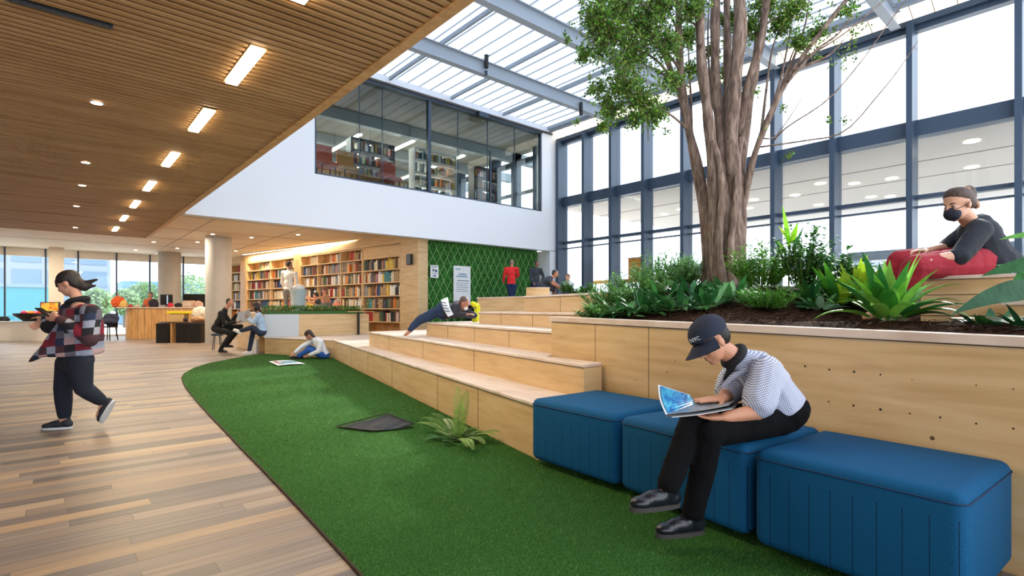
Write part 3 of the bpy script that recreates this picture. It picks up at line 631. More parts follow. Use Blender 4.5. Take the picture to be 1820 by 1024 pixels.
# ================================================================ far planter box and post
t = thing('planter', 'low planter box with painted reflection at left and hedge in front of the bookcases', 'planter', (6, 16, .472))
MB().prism([(4.5, 15.76), (7.55, 15.6), (7.6, 16.6), (4.6, 16.8)], .474, 1.11).build('box', M['ply'], t)
MB().prism([(4.49, 15.74), (5.42, 15.69), (5.42, 15.72), (4.49, 15.77)], .474, 1.112).build('panel', mat('painted sun reflection', (198, 204, 208), .6), t, label='pale patch painted as reflected sunlight')  # pale sheet paints the sunlight reflected on the box front
hd = MB(); 
for k in range(5200):
    x = rnd.uniform(4.6, 7.5); yy = rnd.uniform(15.8, 16.6); z = 1.08+rnd.random()**.7*.28; a = rnd.uniform(0, 2*PI); s_ = rnd.uniform(.015, .035)
    d = V((math.cos(a), math.sin(a), rnd.uniform(-.2, 1.2)))*s_; e = V((-math.sin(a), math.cos(a), rnd.uniform(-.3, .3)))*s_*.5; c = V((x, yy, z)); g_ = rnd.uniform(.5, 1.15)
    hd.color((78*g_, 140*g_, 52*g_)).add([c-d, c+e, c+d, c-e], [(0, 1, 2, 3)])
hd.prism([(4.62, 15.82), (7.4, 15.68), (7.45, 16.5), (4.7, 16.7)], 1.05, 1.2)
hd.build('hedge', mat('hedge leaf', (60, 110, 40), .6, attr=True, transl=.2), t)
t = thing('post', 'slim black post in front of the far planter box', 'post', PYY(637, 597, 15.5)); q = t.location
q = V((q.x, 15.5, .472)); t.location = q; MB().box((q.x-.03, 15.47, .474), (q.x+.03, 15.53, 1.17)).build('shaft', M['black'], t); MB().box((q.x-.05, 15.45, .473), (q.x+.05, 15.55, .485)).build('foot', M['black'], t)
MB().box((q.x-.35, 15.46, 1.17), (q.x+.5, 15.54, 1.19)).build('rail', M['plyd'], t)
# ================================================================ bookcases
BO = V((9.2, 15.35, 0)); BD = norm_(V((-.156, .988, 0))); BN = V((-BD.y, BD.x, 0))   # along, and towards the reader
def sof(px):
    r = ray(px, 550); # r*t = BO + BD*s
    det = r.x*(-BD.y)-(-BD.x)*r.y; tt = (BO.x*(-BD.y)-(-BD.x)*BO.y)/det; return (V((r.x*tt, r.y*tt, 0))-BO).dot(BD)
SH = [.33, .8, 1.27, 1.72, 2.2, 2.65, 3.09]; TOPZ = 3.52; DEP = .34
def BP(s, n, z): return BO+BD*s+BN*n+V((0, 0, z))
def bbox_(mb, s0, s1, n0, n1, z0, z1): c = BP((s0+s1)/2, (n0+n1)/2, (z0+z1)/2); return mb.obox(c, BD*abs(s1-s0)/2, BN*abs(n1-n0)/2, (0, 0, abs(z1-z0)/2))
bays = []      # (s0, s1, rows)
def bookcase(name_label, pxs, closed_top=False):
    s = [sof(p) for p in pxs]; t = thing('bookcase', name_label, 'bookcase', BP((s[0]+s[-1])/2, -DEP/2, 0), 'bookcases along the back wall')
    bbox_(MB(), s[0], s[-1], -DEP-.02, -DEP, 0, TOPZ).build('back_panel', M['plyd'], t)
    for x in s: bbox_(MB(), x-.02, x+.02, -DEP, .0, 0, TOPZ).build('side_panel', M['ply'], t)
    for z in SH+[TOPZ-.03]: bbox_(MB(), s[0]+.02, s[-1]-.02, -DEP, .01, z-.018, z+.018).build('shelf', M['ply'], t)
    if closed_top: bbox_(MB(), s[0], s[1], -.04, -.02, 3.11, TOPZ-.03).build('fascia', M['ply'], t)
    for i in range(len(s)-1):
        bays.append((s[i]+.03, s[i+1]-.03, closed_top and i == 0, name_label))
    return t
bookcase('bookcase nearest the green wall, with a closed panel over its top shelf', (711, 645), True)
bookcase('wide bookcase in the middle, three bays behind the hedge planter', (643, 605, 564, 534))
bookcase('bookcase behind the man in the white shirt', (523, 480, 439))
bookcase('narrow bookcase next to the near grey column', (428, 408))
sp = MB(); bbox_(sp, sof(534)+.03, sof(523)-.03, -.4, .04, 0, 3.88); bbox_(sp, sof(439)+.03, sof(428)-.03, -.4, .04, 0, 3.88); struct(sp, 'pilaster', M['plyd'])
MBt = MB(); bbox_(MBt, -.02, sof(406), -.4, 0, 3.53, 3.9); struct(MBt, 'soffit_over_bookcase', M['ply'])
struct(bbox_(MB(), -.0, sof(712)-.02, -.4, .02, 0, 3.53), 'wall_end_panel', M['ply'])
t = thing('speaker', 'black wall speaker on the timber end panel beside the green wall', 'speaker', BP(sof(731), .02, 2.9)); q = PD(731, 457, 17.9)
bbox_(MB(), sof(735), sof(727), .03, .13, 2.75, 3.1).build('case', M['black'], t, bevel=.01); bbox_(MB(), sof(734.3), sof(727.7), .13, .137, 2.78, 3.07).build('grille', M['steel'], t)
# books
PAL = {'cream': (226, 214, 190), 'white': (238, 236, 230), 'tan': (186, 152, 110), 'brown': (110, 74, 50), 'red': (170, 50, 44), 'orange': (226, 132, 46), 'yellow': (224, 194, 80), 'green': (86, 116, 78), 'teal': (60, 128, 136), 'blue': (62, 86, 136), 'grey': (140, 142, 146), 'black': (40, 40, 44), 'pink': (206, 110, 130)}
PN = list(PAL); WT = [20, 16, 18, 17, 6, 7, 4, 6, 4, 6, 14, 10, 2]
ROWN = ['bottom', 'second', 'third', 'fourth', 'fifth', 'sixth', 'top']
books = []; rb_ = random.Random(11)
for bi, (sa, sb, ct, lab) in enumerate(bays):
    for ri, z in enumerate(SH):
        if ct and ri == 6: continue
        if ri == 0: continue
        s = sa+.01; run = None; empty_from = sb-(rb_.uniform(0, .2) if rb_.random() < .2 else -.05)
        if ri == 6: empty_from = sa+(sb-sa)*.6
        while s < empty_from-.07:
            w_ = rb_.uniform(.035, .062); h_ = rb_.uniform(.28, .385) if ri < 6 else rb_.uniform(.26, .34); d_ = rb_.uniform(.17, .24)
            if run is None or rb_.random() < .4: run = rb_.choices(PN, WT)[0]
            books.append((s, w_, h_, d_, z+.019, run, bi, ri)); s += w_+.003
            if rb_.random() < .02: s += .15
bm_ = mat('book cover', (200, 200, 200), .6, attr=True)
order = sorted(range(len(books)), key=lambda i: (BP(books[i][0], 0, 0)).dot(FW)-.35*books[i][2]-(0 if books[i][4] > .9 else -9))
near = set(order[:300]); proto = {}
def book_mb(w_, h_, d_, c):
    mb = MB().color(PAL[c]); k = 1
    mb.obox(BD*(w_/2)+BN*0+V((0, 0, h_/2)), BD*(w_/2), BN*(d_/2), (0, 0, h_/2))
    b = PAL[rb_.choice(('cream', 'white', 'black', 'tan'))]; mb.color(b); zz = h_*rb_.uniform(.55, .8)
    if rb_.random() < .35: mb.obox(BD*(w_/2)+BN*(d_/2+.0008)+V((0, 0, zz)), BD*(w_/2), BN*.001, (0, 0, h_*.04))
    return mb
BAYN = ['rightmost bookcase', "middle bookcase's right bay", "middle bookcase's centre bay", "middle bookcase's left bay", 'white-shirt bookcase', 'white-shirt bookcase far bay', 'narrow bookcase']
rest = MB(); grp = {}
for i, (s, w_, h_, d_, z, c, bi, ri) in enumerate(books):
    if i in near:
        wq = round(w_/.009)*.009; hq = min(.39, round(h_/.03)*.03); key = (wq, hq, c)
        if key not in proto:
            o = book_mb(wq-.002, hq, .2, c).build('book', bm_); proto[key] = o
        else: o = proto[key].copy(); COL.objects.link(o)
        o.location = BP(s, -.24+d_/2, z)
        row = [j for j, q_ in enumerate(books) if q_[6] == bi and q_[7] == ri]; k_ = len(row)-row.index(i); o_ = '%d%s' % (k_, 'th' if 10 <= k_ % 100 <= 20 else {1: 'st', 2: 'nd', 3: 'rd'}.get(k_ % 10, 'th'))
        ht = 'tall' if hq > .35 else ('short' if hq < .31 else 'medium')
        o['label'] = '%s %s book, %s from the left on the %s shelf of %s' % (ht, c, o_, ROWN[ri], BAYN[bi]); o['category'] = 'book'; o['group'] = 'books on the shelves nearest the green wall'
    else:
        cc_ = BP(s+w_/2, -.24, z+h_/2); rest.color(PAL[c]).obox(cc_, BD*(w_/2), BN*(d_/2), (0, 0, h_/2))
# (books turned: spine side faces the reader)
ro = rest.build('books', bm_, kind='stuff'); tag(ro, 'rows of books filling the farther shelves toward the grey column', 'books')
# ================================================================ green wall with lattice and signs
gx0, gx1 = 9.32, 15.0; gy = 15.75
gw_ = thing('green_wall', 'green plant wall with pale diamond lattice behind the steps', 'plant wall', (12, gy, 0))
MB().box((gx0, gy, 0), (gx1, gy+.1, 3.75)).build('backing', ramp_mat('moss backing', [(24, 66, 22), (48, 110, 40), (72, 146, 56)], 7, rough=.95, bump=.8, detail=8), gw_)
lm = MB(); 
for k in range(11000):
    x = rnd.uniform(gx0, gx1); z = rnd.uniform(.9, 3.72); a = rnd.uniform(0, 2*PI); s_ = rnd.uniform(.02, .05); g_ = rnd.uniform(.6, 1.25)
    c = V((x, gy-.01-rnd.random()*.06, z)); d = V((math.cos(a)*.8, -.5*rnd.random(), math.sin(a)))*s_; e = V((-math.sin(a), -.3, math.cos(a)))*s_*.4
    lm.color((56*g_, 136*g_, 48*g_)).add([c-d, c+e, c+d, c-e], [(0, 1, 2, 3)])
lm.build('moss', mat('moss leaf', (50, 120, 40), .7, attr=True), gw_)
lt = MB(); pw_, hh_ = .30, .56
def clipseg(x0, z0, x1, z1):
    # clip to the wall rectangle
    t0, t1 = 0, 1; dx, dz = x1-x0, z1-z0
    for p, q in ((-dx, x0-gx0), (dx, gx1-x0), (-dz, z0-.3), (dz, 3.56-z0)):
        if p == 0:
            if q < 0: return None
        else:
            r = q/p
            if p < 0: t0 = max(t0, r)
            else: t1 = min(t1, r)
    return None if t0 >= t1 else ((x0+dx*t0, z0+dz*t0), (x0+dx*t1, z0+dz*t1))
HT = 3.3; run_ = HT*pw_/hh_
x = gx0-run_
while x < gx1+run_:
    for sgn in (1, -1):
        sgm = clipseg(x, .3, x+sgn*run_, 3.6)
        if sgm:
            (a0, b0), (a1, b1) = sgm; lt.tube([(a0, gy-.09, b0), (a1, gy-.09-.006*sgn, b1)], .0065, 4)
    x += pw_
lt.build('lattice', mat('pale lattice', (160, 206, 132), .6), gw_)
def sign(px0, py0, px1, py1, label, rows, nm='sign'):
    a = PYY(px0, py0, gy-.13); b = PYY(px1, py1, gy-.13); t = thing(nm, label, 'sign', ((a.x+b.x)/2, gy-.13, b.z))
    MB().box((a.x, gy-.14, b.z), (b.x, gy-.115, a.z)).build('board', mat('white sign board', (236, 238, 238), .5), t)
    mb = MB(); W = b.x-a.x; Hh = a.z-b.z
    for (f0, f1, z0, z1, c) in rows: mb.color(c).box((a.x+W*f0, gy-.143, a.z-Hh*z1), (a.x+W*f1, gy-.14, a.z-Hh*z0))
    mb.build('print', mat('sign print', (90, 110, 130), .6, attr=True), t); return t
g1 = (110, 130, 140)
sign(765, 471, 779, 494, 'small white notice on the green wall near the timber panel', [(.1, .9, .08, .13, g1), (.1, .85, .18, .21, g1), (.2, .5, .3, .5, g1), (.55, .85, .35, .55, (80, 100, 120)), (.15, .85, .62, .68, g1), (.3, .7, .78, .9, (90, 110, 140))])
sign(806, 472, 836, 552, 'tall white information panel standing against the green wall', [(.1, .4, .06, .09, (150, 190, 200)), (.3, .75, .17, .2, (120, 150, 180)), (.15, .8, .22, .25, (130, 160, 180)), (.2, .9, .32, .34, g1)]+[(.15, .88-.1*(k % 2), .38+.045*k, .395+.045*k, (150, 160, 166)) for k in range(5)])
# ================================================================ people
def bake(mb, name, m, parent, voxel, smooth_it=4, kind=None, label=None, disp=None):
    o = mb.build(name, m, parent); r = o.modifiers.new('r', 'REMESH'); r.mode = 'VOXEL'; r.voxel_size = voxel; r.use_smooth_shade = True
    if smooth_it:
        s = o.modifiers.new('s', 'SMOOTH'); s.iterations = smooth_it; s.factor = .5
    if disp:      # cloth folds
        tx = bpy.data.textures.new(name+'_folds', 'CLOUDS'); tx.noise_scale = disp[1]; d = o.modifiers.new('d', 'DISPLACE'); d.texture = tx; d.strength = disp[0]; d.mid_level = .5
    bpy.context.view_layer.update(); dg = bpy.context.evaluated_depsgraph_get(); me = bpy.data.meshes.new_from_object(o.evaluated_get(dg), depsgraph=dg)
    o.modifiers.clear(); old = o.data; o.data = me; bpy.data.meshes.remove(old); me.polygons.foreach_set('use_smooth', [True]*len(me.polygons))
    if label: o['label'] = label
    return o
def frame(f, u):
    f = norm_(V(f)); u = V(u)-f*V(u).dot(f); u = norm_(u); r = f.cross(u); return f, u, r
def head_caps(mb, c, f, u, r, s):
    E = lambda df, du, dr, a, b, cc: mb.ell(c+f*df*s+u*du*s+r*dr*s, f*a*s, r*b*s, u*cc*s, 16, 12)
    E(-.012, .035, 0, .095, .074, .082); E(.018, -.035, 0, .066, .058, .074); E(.050, -.088, 0, .030, .028, .024); E(.03, -.07, 0, .045, .05, .035)
    E(.072, .022, 0, .016, .045, .012); E(.062, -.022, .036, .02, .018, .02); E(.062, -.022, -.036, .02, .018, .02)
    mb.cap(c+f*.086*s+u*.008*s, .009*s, c+f*.103*s-u*.028*s, .012*s, 10); E(.093, -.034, .010, .010, .009, .008); E(.093, -.034, -.010, .010, .009, .008)
    E(.080, -.058, 0, .010, .022, .006); E(.078, -.068, 0, .010, .018, .007)
    for k in (1, -1):
        E(-.008, -.010, .076*k, .020, .008, .030); E(-.002, -.03, .074*k, .010, .007, .012)
def hand_caps(mb, w, d, n, th, s, curl=.5, spread=.16):
    """w wrist, d finger direction, n palm normal (towards what is held), th direction of the thumb side"""
    d = norm_(V(d)); n = V(n)-d*V(n).dot(d); n = norm_(n); t = V(th)-d*V(th).dot(d); t = t-n*t.dot(n); t = norm_(t)
    for k, o in enumerate((-.028, -.010, .009, .027)): mb.cap(w+t*o*s*.6+d*.01*s, .015*s, w+t*o*s+d*.078*s, .0125*s, 10)
    for k, (o, ln) in enumerate(((-.031, .060), (-.0105, .074), (.0105, .080), (.031, .070))):
        p = w+t*o*s+d*.082*s; dd = norm_(d+t*o*spread*8); a = curl*(.75+.12*k); r0 = .0088*s
        for j, seg in enumerate((.46, .31, .25)):
            ang = a*(.35+.75*j); dr = norm_(dd*math.cos(ang)+n*math.sin(ang)); q = p+dr*ln*s*seg*1.05; mb.cap(p, r0, q, r0*.93, 10); p = q; r0 *= .92
    p = w+t*.026*s+d*.022*s; dr = norm_(t*.75+d*.62+n*.25); q = p+dr*.036*s; mb.cap(p, .0135*s, q, .0105*s, 10)
    q2 = q+norm_(t*.35+d*.85+n*.45)*.032*s; mb.cap(q, .0105*s, q2, .0088*s, 10); mb.cap(q2, .0088*s, q2+norm_(d*.9+n*.5)*.018*s, .0075*s, 10)
def shoe(root, ank, toe, s, m, sole, name='shoe', up=(0, 0, 1), voxel=.007, laces=True):
    f, u, r = frame(toe, up); h = V(ank); g = -u*.085*s; mb = MB()
    mb.ell(h+g+f*.135*s+u*.030*s, f*.062*s, r*.045*s, u*.032*s); mb.ell(h+g+f*.06*s+u*.042*s, f*.09*s, r*.040*s, u*.042*s); mb.ell(h+g-f*.025*s+u*.042*s, f*.048*s, r*.037*s, u*.046*s)
    mb.cap(h+g+u*.07*s-f*.005*s, .042*s, h+g+u*.085*s-f*.01*s, .042*s)
    sh = bake(mb, name, m, root, voxel*s, 3)
    so = MB(); pts = []
    for k in range(24):
        a = 2*PI*k/24; fx_ = math.cos(a); x = .065+.135*fx_; wd_ = .037+.010*smoothstep(-.2, .9, fx_); pts.append((x, math.sin(a)*wd_))
    n = len(pts); vs = [h+g+f*x*s+r*y_*s-u*.008*s for x, y_ in pts]+[h+g+f*x*s+r*y_*s*1.02+u*.014*s for x, y_ in pts]
    so.add(vs, [tuple(range(n-1, -1, -1)), tuple(range(n, 2*n))]+[(i, (i+1) % n, n+(i+1) % n, n+i) for i in range(n)]); so.build('sole', sole, sh, smooth=True, sharp=50)
    if laces:
        lc = MB()
        for j in range(4):
            x = .055+.022*j; z = .083-.012*j; lc.tube([h+g+f*x*s+r*(-.02)*s+u*z*s, h+g+f*(x+.005)*s+u*(z+.012)*s, h+g+f*x*s+r*.02*s+u*z*s], .0022*s, 5)
        lc.build('laces', M['black'], sh)
    return sh
SK = lambda nm, c: mat(nm, c, .5, bump=.05, bscale=120, var=.05, vscale=20)
def person(name_label, J, s=1.0, skin=(206, 150, 120), top=None, bottom=None, hairc=(30, 22, 18), hair='short', sleeve='long', vox=.02, belly=1.0, hf=None, hu=None, hands=None, shoes=None, leg='long', base=None, group=None, topfold=None, eyes=False, skirt=None, legr=1.0, longtop=False):
    """J: joints in world space; the body is one continuous mesh, clothing and hair are its own meshes"""
    b = base or V((J['pel'].x, J['pel'].y, min(J[k].z for k in J)-.08*s)); root = thing('person', name_label, 'person', b, group)
    skm = SK('skin %d %d %d' % skin, skin); f, u, r = frame(hf or FW, hu or (0, 0, 1)); hs = s
    bd = MB(); hc = J['head']; head_caps(bd, hc, f, u, r, hs); nk = J['neck']; ch = J['chest']; pe = J['pel']
    bd.cap(nk, .056*s, hc-u*.05*hs-f*.02*hs, .052*s)
    sw = norm_(J['shL']-J['shR']); tdir = norm_(ch-pe); fr = norm_(tdir.cross(sw)); 
    def torso(mb, g):
        mb.ell(ch, sw*(.165*s+g), fr*(.105*s*belly**.5+g), tdir*(.17*s+g)); mb.ell(pe+tdir*.03*s, sw*(.155*s*belly**.5+g), fr*(.115*s*belly+g), tdir*(.13*s+g)); mb.ell((ch+pe)/2, sw*(.14*s*belly+g), fr*(.105*s*belly+g), tdir*(.18*s+g))
        mb.cap(J['shL'], .062*s+g, J['shR'], .062*s+g); mb.cap(ch+tdir*.1*s, .09*s+g, nk, .058*s+g*.5)
    torso(bd, 0)
    def arm(mb, k, g, to=1.0, fore=1.0):
        sh, el, wr = J['sh'+k], J['el'+k], J['wr'+k]; mb.cap(sh, .055*s+g, sh+(el-sh)*to, (.044*s+g)*(1 if to == 1 else 1.18))
        if fore > 0 and to == 1: mb.cap(el, .043*s+g, el+(wr-el)*fore, (.030 if fore == 1 else .036)*s+g)
    def lg(mb, k, g, fore=1.0):
        hp, kn, an = J['hip'+k], J['kn'+k], J['an'+k]; mb.cap(hp, .088*s*legr+g, kn, .060*s*legr+g); mid = kn+(an-kn)*.35; e = kn+(an-kn)*fore; mb.cap(kn, .058*s*legr+g, mid, .056*s*legr+g); mb.cap(mid, .056*s*legr+g, e, (.040 if fore == 1 else .046)*s*legr**.5+g)
    for k in 'LR':
        arm(bd, k, 0); lg(bd, k, 0); an = J['an'+k]; td = J.get('toe'+k, V((0, 0, 0))-FW); bd.cap(an-V((0, 0, .03))*s, .035*s, an+norm_(td)*.10*s-V((0, 0, .05))*s, .028*s)
        hd = (hands or {}).get(k)
        if hd: hand_caps(bd, J['wr'+k], hd[0], hd[1], hd[2], s*1.05, hd[3] if len(hd) > 3 else .5)
        else:
            d = norm_(J['wr'+k]-J['el'+k]); hand_caps(bd, J['wr'+k], d, norm_(d.cross(sw))+V((0, 0, -.5)), f, s*1.05)
    body = bake(bd, 'body', skm, root, vox, 3)
    if top:
        tb = MB(); torso(tb, .014*s)
        if longtop: tb.ell(pe-tdir*.02*s, sw*(.185*s*belly**.5), fr*(.150*s*belly), tdir*(.125*s))
        for k in 'LR':
            if sleeve == 'long': arm(tb, k, .014*s, 1, .93)
            elif sleeve == 'elbow': arm(tb, k, .020*s, 1, .12)
            elif sleeve == 'short': arm(tb, k, .030*s, .76, 0)
            else: arm(tb, k, .008*s, .18, 0)
        bake(tb, 'shirt', top, root, vox*1.1, 4, disp=topfold)
    if bottom:
        pb = MB(); g = .012*s; pb.ell(pe-tdir*.0*s, sw*(.16*s*belly**.5+g), fr*(.12*s*belly+g), tdir*(.11*s+g))
        for k in 'LR': lg(pb, k, g, .95 if leg == 'long' else (.82 if leg == 'crop' else .35)); pb.cap(pe, .11*s+g, J['hip'+k], .09*s*legr+g)
        bake(pb, 'trousers', bottom, root, vox*1.1, 4, disp=topfold)
    hm = mat('hair %d %d %d' % hairc, hairc, .55, bump=.8, bscale=90, stretch=(1, 1, .25)); hb = MB(); E = lambda df, du, dr, a, bb, cc: hb.ell(hc+f*df*hs+u*du*hs+r*dr*hs, f*a*hs, r*bb*hs, u*cc*hs, 16, 12)
    f2 = norm_(f*.9+u*.42); u2 = norm_(u*.9-f*.42)
    if hair not in ('none', 'bun'):
        E(-.030, .052, 0, .092, .080, .078); E(-.052, .01, 0, .062, .077, .075)
    if hair != 'none':
        if hair == 'bun': hb.ell(hc-f*.026*hs+u*.052*hs, f2*.103*hs, r*.083*hs, u2*.070*hs, 16, 12); E(-.05, .02, 0, .06, .078, .07); E(-.075, -.0, 0, .05, .07, .06)
        if hair in ('pony', 'curly', 'long'): E(-.02, .055, 0, .105, .085, .082); E(-.065, -.02, 0, .05, .07, .07)
        if hair == 'bun': E(-.125, .05, 0, .042, .038, .062); hb.cap(hc-f*.11*hs+u*.09*hs, .026*hs, hc-f*.145*hs-u*.04*hs, .024*hs)
        if hair == 'pony': hb.cap(hc-f*.07*hs-u*.01*hs, .06*hs, hc-f*.11*hs-u*.08*hs, .048*hs); hb.cap(hc-f*.11*hs-u*.05*hs, .03*hs, hc-f*.24*hs-u*.06*hs, .013*hs); hb.cap(hc-f*.10*hs-u*.08*hs, .03*hs, hc-f*.20*hs-u*.11*hs, .012*hs); hb.cap(hc+f*.07*hs+u*.06*hs, .03*hs, hc+f*.098*hs+u*.02*hs, .014*hs)
        if hair == 'curly':
            for k in range(26):
                a = rnd.uniform(0, 2*PI); b2 = rnd.uniform(-.9, 1.2); E(-.045+.08*math.cos(b2)*math.cos(a)*.7, -.02+.09*math.sin(b2), .10*math.sin(a)*math.cos(b2), .038, .038, .038)
        if hair == 'long': E(-.06, -.08, 0, .05, .07, .08)
        bake(hb, 'hair', hm, root, vox*.9, 2)
    if eyes:
        for k in (1, -1):
            e = MB(); e.ell(hc+f*.0685*hs+u*.001*hs+r*.030*k*hs, f*.011*hs, r*.012*hs, u*.0075*hs); eo = e.build('eye', mat('eye white', (176, 166, 158), .5), root, smooth=True)
            e = MB(); e.ell(hc+f*.0775*hs+u*.0*hs+r*.030*k*hs, f*.003*hs, r*.0055*hs, u*.0055*hs); e.build('iris', mat('iris', (40, 26, 18), .2), eo, smooth=True)
            e = MB(); e.tube([hc+f*.082*hs+u*.022*hs+r*.015*k*hs, hc+f*.088*hs+u*.027*hs+r*.032*k*hs, hc+f*.074*hs+u*.022*hs+r*.050*k*hs], .0035*hs, 6); e.build('eyebrow', hm, root)
    if shoes:
        for k in 'LR':
            td = J.get('toe'+k, V((0, 0, 0))-FW); shoe(root, J['an'+k], td, s, shoes[0], shoes[1], up=J.get('up'+k, (0, 0, 1)), voxel=.008 if vox < .012 else .012, laces=vox < .012)
    return root, (hc, f, u, r)
def JD(d0, **kw):
    out = {}
    for k, v in kw.items():
        if len(v) == 2: out[k] = PD(v[0], v[1], d0)
        else: out[k] = PD(v[0], v[1], d0+v[2])
    return out
LFT = -RT; UP = V((0, 0, 1))
def cloth(nm, c, **k): return mat(nm, c, .85, bump=.25, bscale=220, **k)
leather = mat('black leather', (24, 26, 34), .3, bump=.1, bscale=80); rubber = mat('dark rubber sole', (58, 54, 52), .7)
def gingham():
    m = bpy.data.materials.new('gingham shirt'); m.use_nodes = True; b = m.node_tree.nodes['Principled BSDF']; b.inputs['Roughness'].default_value = .85
    tc = N(m, 'ShaderNodeTexCoord'); mp = N(m, 'ShaderNodeMapping'); mp.inputs['Rotation'].default_value = (.15, .35, YAW); L(m, tc.outputs['Object'], mp.inputs[0]); s = N(m, 'ShaderNodeSeparateXYZ'); L(m, mp.outputs[0], s.inputs[0])
    outs = []
    for ax in ('X', 'Z'):
        a = N(m, 'ShaderNodeMath', operation='MULTIPLY'); a.inputs[1].default_value = 1/.0095; L(m, s.outputs[ax], a.inputs[0]); fr = N(m, 'ShaderNodeMath', operation='FRACT'); L(m, a.outputs[0], fr.inputs[0])
        lt = N(m, 'ShaderNodeMath', operation='LESS_THAN'); lt.inputs[1].default_value = .5; L(m, fr.outputs[0], lt.inputs[0]); outs.append(lt)
    ad = N(m, 'ShaderNodeMath', operation='ADD'); L(m, outs[0].outputs[0], ad.inputs[0]); L(m, outs[1].outputs[0], ad.inputs[1]); h = N(m, 'ShaderNodeMath', operation='MULTIPLY'); h.inputs[1].default_value = .5; L(m, ad.outputs[0], h.inputs[0])
    r = N(m, 'ShaderNodeValToRGB'); r.color_ramp.elements[0].color = lin((232, 234, 244)); r.color_ramp.elements[1].color = lin((96, 104, 136)); e = r.color_ramp.elements.new(.5); e.color = lin((176, 182, 206)); L(m, h.outputs[0], r.inputs[0]); L(m, r.outputs[0], b.inputs['Base Color'])
    return m
# ---- 1 man reading on the ottomans
J = {k: PD(*v) for k, v in dict(head=(1264, 607, 2.98), neck=(1312, 640, 3.0), chest=(1358, 682, 3.0), pel=(1386, 731, 3.02), shL=(1362, 660, 2.86), shR=(1318, 653, 3.16), elL=(1345, 732, 2.80), elR=(1292, 702, 3.10), wrL=(1290, 742, 2.76), wrR=(1284, 708, 2.93),
    hipL=(1384, 743, 2.94), hipR=(1358, 741, 3.10), knL=(1262, 772, 2.74), knR=(1230, 753, 2.82), anL=(1230, 916, 2.76), anR=(1186, 868, 2.66)).items()}
J['toeL'] = norm_(LFT*.96-FW*.2); J['toeR'] = norm_(LFT*.97-FW*.25-UP*.0); J['upR'] = norm_(UP+LFT*.08)
hf = norm_(LFT*.80-UP*.56-FW*.22)
man, (hc, f, u, r) = person('person in a navy cap and gingham shirt reading on the blue ottomans, legs crossed', J, 1.04, skin=(196, 138, 106), top=gingham(), bottom=mat('black chino cloth', (13, 13, 16), .95, bump=.25, bscale=220, spec=.15), hairc=(24, 20, 20), hair='short', sleeve='short', vox=.0065, belly=1.12, legr=.93, hf=hf, hu=UP*.8+LFT*.5,
    hands={'L': (norm_(LFT*.97+FW*.15), UP, FW, .45), 'R': (norm_(LFT*.95-FW*.28-UP*.03), -UP, -FW, .05)}, shoes=(leather, rubber), base=V((J['pel'].x, J['pel'].y, .52)), topfold=(.012, .07), eyes=True)
for ch_ in list(man.children):
    if ch_.name.startswith('trousers'): ch_['label'] = 'slim black trousers with a small white mark'
s = 1.04; capm = cloth('navy cap cotton', (26, 34, 52)); c0 = hc+u*.045*s
cb = MB(); cb.ell(c0+u*.010*s-f*.012*s, f*.114*s, r*.088*s, u*.088*s, 24, 16); cap_o = bake(cb, 'cap', capm, man, .006, 2)
bm = bmesh.new(); bm.from_mesh(cap_o.data); off = V(man.location); pc = c0-off-u*.012*s; geom = bm.verts[:]+bm.edges[:]+bm.faces[:]
bmesh.ops.bisect_plane(bm, geom=geom, plane_co=pc, plane_no=(u-f*.12).normalized(), clear_inner=True); bm.to_mesh(cap_o.data); bm.free()
vm = MB(); vs = []; nr = 8; ns = 13
for j in range(nr+1):
    for i in range(ns):
        a = math.radians(-78+156*i/(ns-1)); rr = .086+(.100)*(j/nr)*math.cos(a*.92)**.6
        vs.append(c0-f*.005*s+(f*math.cos(a)*rr*1.0+r*math.sin(a)*(.086+.004*j/nr))*s-u*(.006+.034*(j/nr)+.028*(math.sin(a)**2)*(.2+j/nr))*s)
nv_ = len(vs); vs2 = [p-u*.004 for p in vs]; fs = [(j*ns+i, j*ns+i+1, (j+1)*ns+i+1, (j+1)*ns+i) for j in range(nr) for i in range(ns-1)]
vm.add(vs+vs2, fs+[tuple(nv_+x for x in reversed(q)) for q in fs]+[(nr*ns+i+1, nr*ns+i, nv_+nr*ns+i, nv_+nr*ns+i+1) for i in range(ns-1)]); vm.build('brim', capm, cap_o, smooth=True)
bt = MB(); bt.ell(c0+u*.098*s-f*.012*s, f*.008, r*.008, u*.004); bt.build('button', capm, cap_o, smooth=True)
def text_mesh(body_, size, origin, xdir, ydir, m, name, parent, ext=.001):
    cu = bpy.data.curves.new(name, 'FONT'); cu.body = body_; cu.size = size; cu.extrude = ext; cu.align_x = 'CENTER'; cu.align_y = 'CENTER'; to = bpy.data.objects.new(name, cu); COL.objects.link(to)
    bpy.context.view_layer.update(); me = bpy.data.meshes.new_from_object(to.evaluated_get(bpy.context.evaluated_depsgraph_get())); bpy.data.objects.remove(to)
    x = norm_(V(xdir)); y = V(ydir)-x*V(ydir).dot(x); y = norm_(y); z = x.cross(y); mt = Matrix((x, y, z)).transposed().to_4x4(); rt = parent
    while rt.parent: rt = rt.parent
    mt.translation = V(origin)-V(rt.location); me.transform(mt); me.materials.append(m); o = bpy.data.objects.new(name, me); COL.objects.link(o); o.parent = parent; return o
white_thr = mat('white thread', (235, 235, 240), .7)
tn = norm_(f*.93+u*.34+r*(-.0)); side = norm_(-FW*.75+f*.66)
tp_ = c0+u*.038*s+f*.084*s; sd_ = r if r.dot(FW) < 0 else -r
tdir_ = norm_(f*.95+sd_*.42); tp_ = c0+u*.026*s-f*.012*s+V(f*.108*math.cos(.42)+sd_*.083*math.sin(.42))*s*1.0
